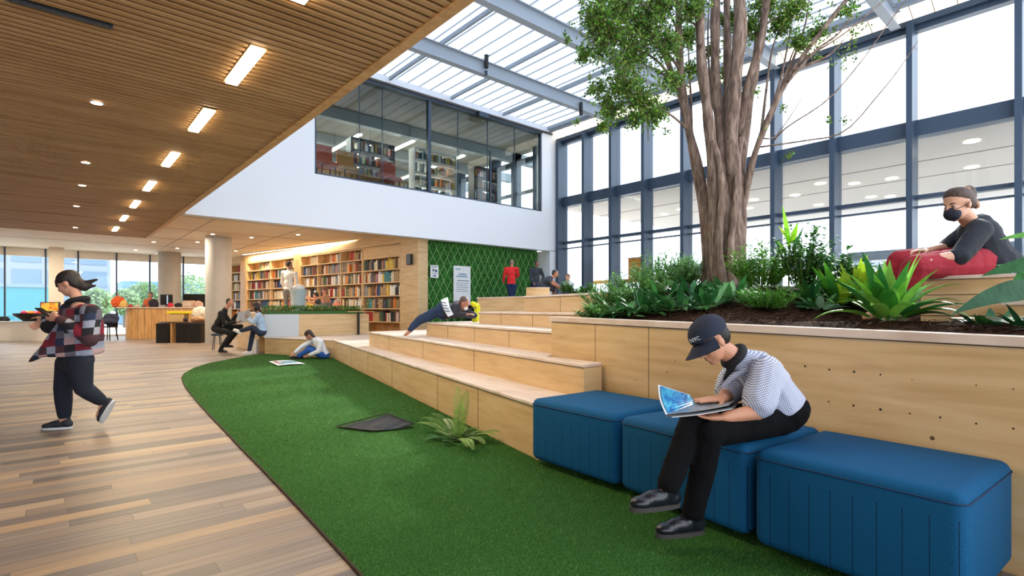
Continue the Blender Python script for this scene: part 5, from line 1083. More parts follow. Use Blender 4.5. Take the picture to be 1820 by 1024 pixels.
def leaf_q(mb, p, d, n, l, w_):
    d = norm_(d); s_ = norm_(d.cross(n)) if d.cross(n).length > 1e-4 else norm_(d.orthogonal()); m_ = p+d*l*.45
    mb.add([p, m_+s_*w_-n*w_*.25, p+d*l, m_-s_*w_-n*w_*.25], [(0, 1, 2, 3)])
def rv():
    while True:
        v = V((rnd.uniform(-1, 1), rnd.uniform(-1, 1), rnd.uniform(-1, 1)))
        if .05 < v.length < 1: return v.normalized()
def twigs(c, rad, cnt, nl, ll=.042):
    for k in range(cnt):
        d = norm_(rv()+V((0, 0, -.1))); st = c+rv()*rad*.5*rnd.random(); e = st+d*rad*rnd.uniform(.35, .95); mid = (st+e)/2+rv()*rad*.12+V((0, 0, -.02)); P = bez(st, mid, e, 5)
        br.tube(P, [.0035, .003, .0025, .002, .0015, .001], 3, cap=False)
        for j in range(nl):
            t = rnd.uniform(.1, 1); i = min(int(t*5), 4); p = P[i].lerp(P[i+1], t*5-i); lf.color([x*rnd.uniform(.85, 1.12) for x in rnd.choice(GR)])
            q = p+rv()*.03; leaf_q(lf, q, norm_(rv()*.9+d*.5+V((0, 0, -.2))), rv(), ll*rnd.uniform(.7, 1.25), ll*.27)
clusters = [(1075, 60, 52, 0), (1120, 95, 55, .2), (1058, 25, 38, -.2), (1140, 40, 55, .3), (1105, 150, 46, 0), (1140, 175, 40, -.2), (1085, 195, 32, .1), (1060, 155, 22, .2), (1185, 70, 38, 0), (1190, 140, 28, .2), (1165, 205, 24, 0), (1225, 60, 30, .4), (1040, 95, 18, 0), (1170, 10, 50, .2), (1100, 5, 50, 0), (1230, 10, 36, -.2),
 (1300, 30, 36, .4), (1335, 50, 26, .2), (1390, 40, 34, 0), (1418, 75, 22, -.3), (1455, 55, 22, -.4), (1505, 18, 16, -.5), (1360, 10, 36, .2), (1265, 90, 22, .5), (1290, 130, 18, .5), (1130, 214, 16, 0), (1410, 10, 34, -.2), (1070, 225, 12, .1), (1230, 120, 20, .3)]
for i, (a, b, r_, dz) in enumerate(clusters):
    c = PD(a, b, TD+dz-.3*(a < 1200)); rad = r_*TD/FP; k = (r_/40)**2; twigs(c, rad*1.12, int(68*k)+6, 14, .050)
for a, b, r_ in ((1009, 72, 8), (1024, 215, 6), (1393, 190, 9), (1401, 272, 10), (1470, 210, 7), (1502, 213, 6), (1457, 100, 6), (1183, 232, 7), (1005, 60, 5), (1345, 160, 8)):
    twigs(PD(a, b, TD-.3), r_*TD/FP, 5, 6)
for ps in ([(1360, 225, -.2), (1385, 150, -.1), (1400, 80, 0), (1412, 0, 0)], [(1385, 170, -.3), (1412, 100, -.3), (1432, 40, -.3), (1440, -20, -.3)], [(1400, 145, -.4), (1450, 90, -.5), (1490, 60, -.6), (1520, 20, -.6)], [(1410, 125, -.4), (1470, 100, -.5), (1500, 70, -.6)], [(1352, 245, -.2), (1362, 160, 0), (1372, 90, .1), (1392, 30, .1)], [(1213, 165, .1), (1170, 110, 0), (1130, 88, -.1), (1095, 80, -.2)], [(1220, 215, .1), (1200, 140, .2), (1180, 80, .2), (1160, 20, .2)], [(1230, 260, .3), (1228, 180, .4), (1224, 100, .4), (1222, 30, .4)], [(1268, 250, .3), (1262, 150, .4), (1258, 60, .4), (1262, -20, .4)]):
    P = resample([PD(a, b, TD+c) for a, b, c in ps], 14); br.tube(P, [.022-.0012*i for i in range(15)], 6)
for k in range(26):
    a = rnd.uniform(1395, 1530); b = rnd.uniform(0, 110); twigs(PD(a, b, TD-.4), .16, 2, 7, .045)
for a, b in ((( 1206, 120), (1150, 70)), ((1213, 160), (1130, 110)), ((1222, 230), (1140, 180)), ((1150, 180), (1152, 250)), ((1206, 80), (1080, 60)), ((1130, 110), (1060, 40)), ((1140, 180), (1080, 200)), ((1243, 60), (1225, 40)), ((1350, 60), (1390, 30)), ((1385, 170), (1420, 70)), ((1313, 40), (1300, -20)), ((1206, 60), (1170, -10))):
    p = PD(a[0], a[1], TD); q = PD(b[0], b[1], TD-.1); br.tube(bez(p, (p+q)/2+V((0, 0, .12)), q, 8), [.02-.0019*i for i in range(9)], 5)
for ps in ([(1375, 250, -.2), (1400, 225, -.35), (1470, 178, -.5), (1530, 110, -.6), (1580, 40, -.6), (1625, -20, -.6)], [(1345, 262, -.1), (1430, 250, -.4), (1500, 234, -.6), (1560, 170, -.7), (1600, 120, -.8), (1632, 72, -.8)], [(1420, 110, -.4), (1500, 60, -.5), (1560, 10, -.5), (1600, -20, -.5)], [(1352, 245, -.2), (1380, 240, -.3), (1425, 175, -.3)]):
    P = resample([PD(a, b, TD+c) for a, b, c in ps], 16); br.tube(P, [.012-.0005*i for i in range(17)], 5)
    for k in range(9):
        p = P[rnd.randint(2, 15)]; d = rv(); br.tube([p, p+d*.10], [.002, .001], 3)
        if k < 3: lf.color(rnd.choice(GR)); leaf_q(lf, p+d*.1, d, rv(), .05, .014)
br.build('branches', bark, tree, smooth=True); lf.build('leaves', leafm, tree)
# ---------------------------------------------------------------- planter plants
def blade(mb, p, d, l, w_, droop, n=7, fold=.25, tip=.6, up=UP, wave=0):
    """a long leaf: p base, d initial direction"""
    d = norm_(V(d)); s_ = d.cross(up); s_ = norm_(s_) if s_.length > 1e-3 else norm_(d.orthogonal()); vs = []; q = V(p); cur = V(d)
    for i in range(n+1):
        t = i/n; ww = w_*(math.sin(PI*min(1, (t*.92+.08))**tip))*1.0; nn = norm_(s_.cross(cur)); wv = wave*math.sin(t*14)*ww
        vs += [q-s_*ww+nn*(ww*fold+wv), q, q+s_*ww+nn*(ww*fold-wv)]; cur = norm_(cur+V((0, 0, -droop/n*(.5+t)))); q = q+cur*(l/n)
    mb.add(vs, [(3*i, 3*i+1, 3*i+4, 3*i+3) for i in range(n)]+[(3*i+1, 3*i+2, 3*i+5, 3*i+4) for i in range(n)]); return q
def jc(c, v=.15): k = rnd.uniform(1-v, 1+v); return [min(255, x*k) for x in c]
def rosette(name, label, p, n, l, w_, cols, m, cat='plant', el=(25, 85), droop=.9, fold=.25, tip=.6, group=None, spread=.03, wave=0, hl=True):
    t = thing(name, label, cat, p, group); mb = MB(); st = MB()
    for k in range(n):
        a = 2*PI*k*.381966+rnd.uniform(-.3, .3); e = math.radians(rnd.uniform(*el)); d = V((math.cos(a)*math.cos(e), math.sin(a)*math.cos(e), math.sin(e)))
        ll = l*rnd.uniform(.65, 1.1); b0 = V(p)+V((math.cos(a), math.sin(a), 0))*spread; pt = b0+d*ll*.18; st.tube([b0-UP*.03, pt], [.006, .004], 5); mb.color(jc(rnd.choice(cols))); blade(mb, pt, d, ll*.85, w_*rnd.uniform(.8, 1.15), droop*rnd.uniform(.5, 1.3), fold=fold, tip=tip, wave=wave)
    rest_on_planter(mb); rest_on_planter(st); mb.build('leaves', m, t, smooth=True); st.build('stalks', mat('green stalk', (96, 140, 60), .5), t); return t
def bush(name, label, p, rx, rz, nst, nl, l, w_, cols, m, cat='shrub', group=None, droop=.3, lean=None, ang=None):
    t = thing(name, label, cat, p, group); mb = MB(); st = MB(); p = V(p)
    for k in range(nst):
        a = rnd.uniform(0, 2*PI); rr = rx*math.sqrt(rnd.random()); h_ = rz*rnd.uniform(.55, 1)*(1-.35*(rr/rx)**2); e = p+V((math.cos(a)*rr, math.sin(a)*rr, h_))
        if lean is not None: e = e+V(lean)*h_
        P = bez(p+V((math.cos(a)*rr*.3, math.sin(a)*rr*.3, -.03)), p+V((math.cos(a)*rr*.7, math.sin(a)*rr*.7, h_*.5)), e, 6); st.tube(P, [.005, .0045, .004, .0035, .003, .0025, .002], 4, cap=False)
        for j in range(nl):
            u_ = .2+.8*(j+rnd.random())/nl; i = min(int(u_*6), 5); q = P[i].lerp(P[i+1], u_*6-i); b_ = rnd.uniform(0, 2*PI); el_ = rnd.uniform(-.2, .7); d = V((math.cos(b_)*math.cos(el_), math.sin(b_)*math.cos(el_), math.sin(el_)))
            mb.color(jc(rnd.choice(cols), .2)); blade(mb, q, d, l*rnd.uniform(.7, 1.2), w_*rnd.uniform(.8, 1.2), droop, n=3, fold=.2, tip=.8)
    rest_on_planter(mb); rest_on_planter(st); st.build('stems', mat('green stalk', (96, 140, 60), .5), t); mb.build('leaves', m, t, smooth=True); return t
def frond(mb, st, p, d, l, droop, lw, cols, n=16, ll=.06, side=None):
    q = V(p); cur = norm_(V(d)); P = [q.copy()]; 
    for i in range(n): cur = norm_(cur+V((0, 0, -droop/n*(.4+1.2*i/n)))); q = q+cur*(l/n); P.append(q.copy())
    st.tube(P, [.003*(1-.8*i/n)+.0006 for i in range(n+1)], 4, cap=False); c = jc(rnd.choice(cols), .15); mb.color(c)
    for i in range(2, n+1):
        t = i/n; dd = norm_(P[i]-P[i-1]); s_ = side if side is not None else (norm_(dd.cross(UP)) if dd.cross(UP).length > .01 else V((1, 0, 0))); wl = ll*math.sin(PI*min(1, t*.85+.12))**.7+.006
        for k in (1, -1):
            for h_ in ((0,) if side is not None else (0, .5)): e = P[i]-(P[i]-P[i-1])*h_; leaf_q(mb, e, norm_(s_*k+dd*.45-UP*.12), (-FW if side is not None else UP), wl, lw)
def fern(name, label, p, n, l, cols, m, el=(20, 80), droop=1.3, lw=.006, ll=.06, cat='fern', group=None):
    t = thing(name, label, cat, p, group); mb = MB(); st = MB()
    for k in range(n):
        a = 2*PI*k*.381966; e = math.radians(rnd.uniform(*el)); frond(mb, st, V(p)+V((math.cos(a), math.sin(a), 0))*.03, V((math.cos(a)*math.cos(e), math.sin(a)*math.cos(e), math.sin(e))), l*rnd.uniform(.7, 1.1), droop*rnd.uniform(.6, 1.2), lw, cols, ll=ll)
    if p.y < 4.5 and p.x > 3.7: rest_on_planter(mb); rest_on_planter(st)
    st.build('stems', mat('green stalk', (96, 140, 60), .5), t); mb.build('leaflets', m, t); return t
def at(px, d, dz=0, py=550):
    p = PD(px, py, d); p.z = mulch_z(p.x, p.y)+dz; return p
BR = [(84, 156, 44), (106, 176, 56), (62, 134, 48), (128, 190, 70)]; DK = [(34, 84, 44), (46, 104, 50), (28, 70, 40)]; YG = [(168, 206, 44), (142, 196, 50), (190, 220, 70)]; MG = [(60, 116, 48), (78, 134, 58), (50, 98, 44), (96, 150, 66)]
def rest_on_planter(mb):
    # foliage lies on the mulch, the cap and the side wall instead of passing through them
    for i, v in enumerate(mb.v):
        p = V(v); d = (p-P0).dot(-wn); ysd = P1.y+(p.x-P1.x)*.168
        if d < -.06: continue
        if d < .16: z0 = cz(p.y)+.012
        elif p.y > ysd-.14: z0 = 1.48 if (p.x > 5.1 and p.y > ysd+.05) else max(1.15+(p.x-P1.x)*.048+.02, 1.23 if p.x > 4.5 else 0)
        else: z0 = max(mulch_z(p.x, p.y), mulch_z(p.x+.05, p.y), mulch_z(p.x, p.y+.05), mulch_z(p.x, p.y-.05))+.022
        if p.z < z0: mb.v[i] = (v[0], v[1], z0)
# foreground broadleaf clumps
rosette('bird_nest_fern', 'large bright green broad-leaved clump in the mulch below the woman in red trousers', at(1578, 3.62), 44, .46, .050, BR+[(52, 120, 50), (120, 176, 70), (44, 108, 48)], leafd, el=(25, 86), droop=1.0, tip=.58, spread=.05, fold=.38)
rosette('low_leaf_plant', 'low dark pointed-leaf plant at the right end of the planter cap', at(1765, 3.05, -.02), 30, .17, .022, DK+[(60, 120, 50)], leafd, el=(10, 55), droop=.5, spread=.09)
rosette('low_leaf_plant', 'low dark leafy plant cut by the right edge of the photo', at(1840, 2.9, -.02), 24, .17, .022, DK+[(60, 120, 50)], leafd, el=(10, 60), droop=.5, spread=.08)
# giant leaves leaning in at the right edge
t = thing('philodendron', 'big dark glossy leaves reaching in from the right edge over the bench step', 'plant', at(1900, 3.0)); mb = MB(); st = MB(); r0 = at(1900, 3.1)
for (a, b, dd, c, e, de, w_, cl) in ((1850, 512, 3.0, 1693, 558, 2.9, .062, (26, 74, 40)), (1880, 470, 3.15, 1745, 490, 3.2, .055, (34, 86, 40)), (1880, 420, 3.6, 1776, 425, 3.7, .035, (86, 140, 60)), (1860, 470, 3.3, 1790, 520, 3.3, .06, (50, 110, 52)), (1850, 490, 3.1, 1770, 470, 3.3, .05, (66, 130, 56))):
    p = PD(a, b, dd); q = PD(c, e, de); st.tube(bez(r0, V((r0.x, r0.y, p.z)), p, 8), .008, 6); mb.color(cl); d = q-p; blade(mb, p, norm_(d)+V((0, 0, .18)), d.length*1.03, w_, .45, n=12, fold=.22, tip=.62, wave=.14, up=norm_(-FW*.9+UP*.42))
mb.build('leaves', mat('large dark leaf', (30, 80, 40), .5, attr=True, transl=.12, spec=.18, var=.3, vscale=11, stretch=(3, 3, 1)), t, smooth=True); st.build('stalks', mat('green stalk', (96, 140, 60), .5), t)
# mid planting right of the tree
t = thing('canna', 'tall plant with bright lime spear-shaped leaves standing above the shrubs', 'plant', at(1400, 5.6)); mb = MB(); st = MB(); p0 = at(1402, 5.6)
for a, b, c, e, w_, cl in ((1402, 440, 1391, 368, .034, (150, 226, 30)), (1405, 432, 1418, 396, .036, (150, 210, 40)), (1400, 425, 1384, 404, .02, (190, 220, 60)), (1408, 445, 1428, 405, .022, (60, 120, 60)), (1398, 450, 1380, 430, .02, (120, 190, 60)), (1410, 460, 1438, 440, .02, (80, 150, 60))):
    p = PD(a, b, 5.55); q = PD(c, e, 5.5); mb.color(cl); blade(mb, p, q-p+V((0, 0, .02)), (q-p).length*1.05, w_, .1, n=8, fold=.25, tip=.8, up=norm_(-FW+RT*.3))
st.tube([p0, PD(1402, 470, 5.58), PD(1403, 425, 5.55)], [.009, .007, .004], 6); mb.build('leaves', leafm, t, smooth=True); st.build('stalks', mat('green stalk', (96, 140, 60), .5), t)
bush('leafy_shrub', 'upright dark grey-green shrub of small leaves beneath the lime spear leaves', at(1430, 5.5), .30, .82, 60, 30, .060, .016, [(70, 118, 60), (88, 138, 70), (56, 100, 52), (112, 158, 88)], leafm)
bush('leafy_shrub', 'feathery bright green shrub just right of the tree trunk', at(1352, 6.0), .40, .62, 80, 30, .085, .010, [(110, 168, 50), (134, 190, 60), (84, 140, 44)], leafm)
bush('leafy_shrub', 'low thread-leaved shrub left of the bare mulch slope', at(1362, 4.85), .28, .24, 80, 22, .065, .005, [(90, 158, 50), (112, 178, 62), (70, 130, 44)], leafm)
bush('leafy_shrub', 'mid green shrub between the lime leaves and the broad clump', at(1492, 5.2), .28, .56, 44, 26, .085, .018, MG, leafm)
rosette('leafy_clump', 'fan of narrow leaves low in front of the dark shrub', at(1440, 5.0), 34, .38, .028, MG+DK, leafd, el=(15, 70), droop=1.0)
rosette('leafy_clump', 'yellow green upright leaf fan beside the red trousers', at(1528, 4.85), 22, .46, .050, YG, leafm, el=(50, 88), droop=.45, tip=.8)
rosette('leafy_clump', 'second yellow green fan left of the bright upright one', at(1492, 4.9), 20, .42, .044, YG+BR, leafm, el=(40, 85), droop=.6, tip=.8)
rosette('leafy_clump', 'pale broad leaves low on the slope between shrubs', at(1458, 4.75), 20, .26, .036, [(150, 190, 150), (110, 160, 110), (60, 110, 60)], leafd, el=(10, 60), droop=.8)
bush('leafy_shrub', 'dark bushy shrub behind the broad clump, left of the knees', at(1560, 4.9), .28, .46, 44, 24, .08, .018, DK+MG, leafm)
# left part of the planter
for i, (px, d, rx, rz, nst, lab) in enumerate(((1085, 6.1, .42, .36, 70, 'outermost trailing fern-like shrub spilling over the left end of the planter'), (1130, 6.5, .44, .48, 70, 'feathery shrub second from the left end of the planter'), (1172, 7.0, .44, .60, 74, 'feathery taller shrub before the dark mullions left of the tree'), (1218, 7.3, .38, .50, 60, 'feathery shrub close behind the left side of the trunk'), (1066, 5.6, .26, .2, 44, 'small tuft hanging over the far corner of the planter cap'))):
    bush('feathery_shrub', lab, at(px, d), rx, rz, nst, 26, .10, .009, [(92, 140, 66), (112, 162, 82), (74, 120, 56), (140, 186, 112)], leafm, group='feathery shrubs left of the tree')
fern('fern', 'soft tree-fern sprig rising above the shrubs left of the trunk', at(1228, 7.6, .15), 16, .42, [(96, 160, 110), (120, 180, 120)], leafm, el=(45, 85), droop=1.0)
for i, (px, d, lab) in enumerate(((1150, 5.5, 'glossy broad-leaf clump at the left by the planter cap'), (1205, 5.35, 'glossy broad-leaf clump second along the cap'), (1255, 5.3, 'glossy broad-leaf clump in front of the trunk foot'), (1300, 5.5, 'glossy broad-leaf clump right of the trunk foot'), (1110, 5.6, 'glossy broad-leaf clump farthest left along the cap'), (1180, 6.1, 'glossy broad-leaf clump in the second row left of the trunk'), (1232, 6.0, 'glossy broad-leaf clump in the second row nearest the trunk'))):
    rosette('glossy_leaf_clump', lab, at(px, d), 40, .33, .036, [(60, 116, 60), (82, 140, 74), (46, 96, 50), (124, 170, 118)], leafd, el=(8, 65), droop=.9, spread=.12, tip=.75, group='glossy clumps below the tree')
# pot plants on the upper landing
for px, d, rx, rz, lab in ((1008, 12.6, .17, .42, 'bright leafy pot plant hiding the small person on the landing'), (1030, 12.4, .28, .26, 'low loose greenery in the middle of the landing edge'), (1050, 12.2, .2, .34, 'darker green plant on the landing by the window mullion')):
    p = PD(px, 526, d); p.z = 1.56; t = bush('pot_plant', lab, p, rx, rz, 26, 14, .10, .022, BR+MG, leafm, cat='plant', group='pot plants on the landing')
    MB().lathe(p, [(.09, 0), (.12, .1), (.12, .11), (.10, .1), (0, .09)], 16).build('pot', M['steel'], t, smooth=True)
# potted fern spilled on the turf by the lowest tier
pf = PZ(815, 782, .012)
t = fern('fern', 'upright fern clump growing at the foot of the lowest tier beside the black sheet', pf, 1, .3, MG, leafm); 
mb = MB(); st = MB(); FC = [(112, 146, 60), (88, 128, 50), (140, 164, 84)]
for (a, b, dd) in ((812, 694, 0), (832, 700, .05), (822, 715, -.05)):
    q = PD(a, b, pf.dot(FW)+dd); frond(mb, st, pf+rv()*.02, norm_(q-pf)+UP*.1, (q-pf).length*1.02, .12, .0055, FC, n=24, ll=.07, side=RT)
for k in range(34):
    a = rnd.uniform(0, 2*PI); e = math.radians(rnd.uniform(8, 50)); frond(mb, st, pf+V((rnd.uniform(-.12, .14), rnd.uniform(-.14, .14), 0)), V((math.cos(a)*math.cos(e), math.sin(a)*math.cos(e), math.sin(e))), rnd.uniform(.14, .26), .8, .006, FC+[(60, 110, 50)], n=12, ll=.04)
for (a, b) in ((752, 742), (768, 735), (745, 752), (790, 745), (900, 770), (880, 775), (860, 790), (840, 800), (830, 796)):
    q = PZ(a, b+14, .02)+UP*.08; s0 = pf+(q-pf)*.3; frond(mb, st, s0+UP*.02, norm_(q-s0)+UP*.25, (q-s0).length*1.05, .7, .007, FC+[(190, 196, 150)], n=14, ll=.05)
ta, tb_ = V((*T1[0], 0)), V((*T1[1], 0)); td_ = norm_(tb_-ta); tn_ = V((-td_.y, td_.x, 0))
for m_ in (mb, st):     # fronds bend along the riser and lie on the turf
    for i, v in enumerate(m_.v):
        p = V(v); k = (p-ta).dot(tn_)
        if k < .035: p += tn_*(.035-k)
        m_.v[i] = (p.x, p.y, max(p.z, .03))
st.build('stems', mat('green stalk', (96, 140, 60), .5), t); mb.build('leaflets', leafm, t)
# ================================================================ things on the turf and the far left
t = thing('garment_sheet', 'crumpled shiny black plastic sheet lying on the turf beside the fern', 'sheet', PZ(665, 757, .012)); cs_ = [PZ(598, 760, .02), PZ(664, 768, .02), PZ(736, 761, .02), PZ(688, 742, .02)]
n = 26; vs = []
for j in range(n+1):
    for i in range(n+1):
        a, b = i/n, j/n; p = (cs_[0]*(1-a)+cs_[1]*a)*(1-b)+(cs_[3]*(1-a)+cs_[2]*a)*b; h_ = .010*abs(math.sin(a*5+b*3))*abs(math.sin(b*4-a*2))+.003*math.sin(a*11+b*5)**2+(.035*(b**3)); vs.append(p+UP*h_+V((.01*math.sin(b*9), .012*math.sin(a*8), 0)))
fs = [(j*(n+1)+i, j*(n+1)+i+1, (j+1)*(n+1)+i+1, (j+1)*(n+1)+i) for j in range(n) for i in range(n)]
so_ = MB().add(vs, fs).build('sheet', mat('glossy black plastic', (14, 15, 22), .42, spec=.3, bump=.15, bscale=9), t, smooth=True); sm_ = so_.modifiers.new('s', 'SOLIDIFY'); sm_.thickness = .006
MB().tube([cs_[0]+UP*.015, cs_[3]+UP*.05, cs_[2]+UP*.045], .006, 6).tube([cs_[0]+UP*.012, cs_[1]+UP*.012, cs_[2]+UP*.012], .005, 6).build('hem', M['black'], t, smooth=True)
t = thing('magazine', 'open white magazine with blue and red pictures lying on the turf by the reader', 'magazine', PZ(510, 646, .03)); c4 = [PZ(478, 643, .03), PZ(494, 650, .03), PZ(542, 647, .03), PZ(520, 641, .03)]
sheet(MB(), c4[0], c4[1], c4[2], c4[3], .008, .01).build('pages', mat('white magazine edge', (236, 238, 240), .4), t)
def quad4(c, a0, a1, b0, b1, z): g_ = lambda a, b: (c[0]*(1-a)+c[3]*a)*(1-b)+(c[1]*(1-a)+c[2]*a)*b+UP*z; return [g_(a0, b0), g_(a1, b0), g_(a1, b1), g_(a0, b1)]
pm = MB()
for (a0, a1, b0, b1, c) in ((.1, .25, .15, .6, (170, 60, 70)), (.3, .75, .3, .8, (60, 150, 180)), (.78, .92, .2, .7, (110, 160, 170)), (.1, .3, .7, .9, (120, 130, 140))): pm.color(c).add(quad4(c4, a0, a1, b0, b1, .022), [(0, 1, 2, 3)])
pm.build('picture', mat('page print', (100, 140, 160), .4, attr=True), t)
# curved service desk
dk = thing('service_desk', 'curved oak reception desk with a pale counter in front of the far windows', 'desk', PZ(290, 603, 0)); p0 = PZ(219, 603, 0); p1 = PZ(368, 600, 0); dn = norm_(p1-p0); bk = V((-dn.y, dn.x, 0))
poly = []
for k in range(7): a = math.radians(180+15*k); poly.append(p0+dn*.45+bk*.45+(dn*math.cos(a)+bk*math.sin(a))*.45)
poly += [p1, p1+bk*1.0, p0+bk*1.0+dn*.1]
MB().prism([(p.x, p.y) for p in poly], 0, 1.30).build('body', M['plyd'], dk, smooth=False)
tm = MB()
for k in range(14): q = p0+dn*(.5+.25*k); tm.obox((q.x-bk.x*.002, q.y-bk.y*.002, .65), dn*.004, bk*.003, (0, 0, .65))
tm.build('joint', M['seam'], dk); MB().prism([((p-bk*.06-dn*.30*(i < 7 or i == 9)).x, (p-bk*.06-dn*.30*(i < 7 or i == 9)).y) for i, p in enumerate(poly)], 1.30, 1.345).build('counter', M['tread'], dk)
def on_desk(px, back=.35): r = ray(px, 550); q = V((p0.x, p0.y, 0))+bk*back; det = (q.dot(bk)); tt = det/(r.dot(bk)); p = V((r.x*tt, r.y*tt, 1.347)); return p
def lump(name, label, cat, p, rx, ry, rz, col, rough=.8, disp=(.05, .08), m=None):
    t = thing(name, label, cat, p); mb = MB(); mb.ell(V(p)+UP*rz*.8, RT*rx, FW*ry, UP*rz); mb.ell(V(p)+UP*rz*.3, RT*rx*.9, FW*ry*.9, UP*rz*.5); o = bake(mb, 'body', m or mat(name+' %d%d%d' % col, col, rough), t, .02, 2, disp=disp)
    for v in o.data.vertices: v.co.z = max(v.co.z, .001)
    return t
def boxy(name, label, cat, p, w_, d_, h_, col, extra=None, rough=.6):
    t = thing(name, label, cat, p); MB().obox(V(p)+UP*(h_/2+.002), RT*w_/2, FW*d_/2, UP*h_/2).build('body', mat(name+' %d%d%d' % col, col, rough), t, bevel=.006)
    if extra: MB().obox(V(p)+UP*(h_*.5+.002)-FW*(d_/2+.003), RT*w_*.42, FW*.002, UP*h_*.38).build(extra[0], mat(extra[0]+' %d%d%d' % extra[1], extra[1], .3), t)
    return t
a = lump('bag', 'bright orange soft bag on the left end of the service desk', 'bag', on_desk(210, .72), .30, .18, .26, (226, 96, 40)); MB().tube(bez(on_desk(205, .72)+UP*.4, on_desk(210, .72)+UP*.66, on_desk(215, .72)+UP*.4, 6), .012, 5).build('handle', mat('orange strap', (200, 80, 30), .6), a)
lump('bundle', 'yellow and cream wrapped bundle beside the orange bag on the desk', 'bundle', on_desk(220, .22), .14, .12, .16, (232, 190, 110)); lump('gourd', 'small golden yellow round gourd at the far left of the desk', 'gourd', on_desk(214, .38), .06, .08, .09, (232, 160, 40), disp=(.01, .1))
for i, (px, c, lab) in enumerate(((232, (190, 60, 56), 'flat red cloth pile on the desk counter left of the dark coat'), (244, (214, 198, 178), 'low cream cloth pile on the desk counter'), (256, (120, 96, 84), 'low brown cloth pile on the desk counter'))): lump('cloth_pile', lab, 'cloth', on_desk(px, .25), .11, .10, .06, c, disp=(.04, .06))
lump('coat', 'dark plum coat heaped in the middle of the service desk', 'coat', on_desk(273, .3), .22, .14, .2, (38, 28, 46)); lump('ball', 'red ball shaped pouch on the desk in front of the monitor', 'pouch', on_desk(303, .2), .12, .1, .11, (206, 44, 66), disp=(.01, .1))
lump('hat', 'black hat on the desk between the monitor and carton', 'hat', on_desk(317, .35), .16, .14, .11, (30, 28, 34), disp=(.02, .1))
boxy('carton', 'beige cardboard carton on the right part of the service desk', 'box', on_desk(335, .72), .46, .26, .3, (206, 172, 142), ('label', (230, 214, 196)))
lump('towel_roll', 'pinkish cream rolled towels at the right end of the desk', 'towel', on_desk(352, .25), .24, .13, .16, (208, 168, 150)); boxy('tray', 'grey blue tray on the desk right of the dark coat', 'tray', on_desk(290, .15), .24, .2, .06, (130, 140, 156), ('rim', (170, 176, 186)))
t = thing('monitor', 'black computer monitor on the service desk in front of the far column', 'monitor', on_desk(296, .6)); q = on_desk(296, .6); MB().obox(q+UP*.33, RT*.27, FW*.02, UP*.23).build('panel', M['black'], t, bevel=.008); MB().obox(q+UP*.33-FW*.022+RT*.05, RT*.03, FW*.001, UP*.19).build('screen', mat('lit screen', (150, 170, 190), .3, emit=.6), t); MB().obox(q+UP*.05, RT*.03, FW*.02, UP*.05).obox(q+UP*.008, RT*.12, FW*.09, UP*.006).build('stand', M['black'], t)
pq = PD(347, 545, 25.2); t = thing('screen_panel', 'wide black screen panel behind the right end of the desk', 'panel', (pq.x, pq.y, 0)); MB().obox(V((pq.x, pq.y, 1.62)), RT*.57, FW*.03, UP*.36).build('panel', M['black'], t, bevel=.01)
for k in (-.5, .5): MB().obox(V((pq.x, pq.y, .64))+RT*k, RT*.03, FW*.03, UP*.64).build('leg', M['steel'], t)
# person behind the desk
d_ = 24.6
J = JD(d_, head=(267, 524), neck=(266, 531), chest=(266, 538), pel=(266, 558), shL=(273, 534), shR=(259, 534), elL=(275, 545, -.1), elR=(256, 545, -.1), wrL=(268, 549, -.25), wrR=(260, 548, -.25), hipL=(269, 560), hipR=(263, 560), knL=(269, 578), knR=(263, 578), anL=(269, 594), anR=(263, 594))
person('person with grey brown hair and an orange top standing behind the service desk', J, 1.1, skin=(206, 156, 132), top=cloth('orange knit', (214, 104, 60)), bottom=cloth('grey trousers', (120, 116, 112)), hairc=(122, 98, 90), hair='long', vox=.022, hf=norm_(-FW+LFT*.3), hu=UP)
# low table with dark slab legs
tq = PZ(324, 609, 0); tb = thing('low_table', 'round-ended dark table on black slab legs in front of the service desk', 'table', tq); zc = .78
oval = [(tq+RT*math.cos(2*PI*k/28)*1.02+FW*math.sin(2*PI*k/28)*.5+FW*.3) for k in range(28)]
MB().prism([(p.x, p.y) for p in oval], zc-.05, zc).build('tabletop', mat('dark walnut', (84, 58, 44), .4, var=.15, vscale=6, stretch=(1, 8, 1)), tb, bevel=.008)
for k, (px, wd_) in enumerate(((292, .22), (326, .2), (349, .24), (306, .05))):
    q = PD(px, 550, 19.8+.15*(k % 2)); q.z = 0; MB().obox(q+UP*.365+RT*0, RT*wd_, FW*.14, UP*.365).build('leg', M['black'] if k < 3 else M['plyd'], tb, bevel=.006)
def on_tab(px, b=0): q = PD(px, 550, 20.0+b); q.z = zc+.002; return q
t = thing('basket', 'yellow plastic basket on the low table', 'basket', on_tab(319, .4)); q = on_tab(319, .4); MB().obox(q+UP*.16, RT*.27, FW*.16, UP*.158).build('body', mat('pale wicker', (196, 164, 110), .7), t); MB().obox(q+UP*.35, RT*.38, FW*.18, UP*.045).build('rim', mat('yellow plastic', (224, 200, 30), .4), t, bevel=.01)
lump('bread_heap', 'brown loaf-like heap in a dark tray on the low table', 'bread', on_tab(351, .02), .28, .13, .11, (168, 124, 84), disp=(.04, .05)); lump('cloth_bundle', 'large off-white cloth bundle at the back of the low table', 'cloth', on_tab(356, .5), .34, .17, .33, (214, 204, 188), disp=(.05, .12)); lump('pot', 'small dark pot beside the yellow basket on the low table', 'pot', on_tab(330, .02), .09, .09, .1, (40, 34, 36), disp=(.01, .1))
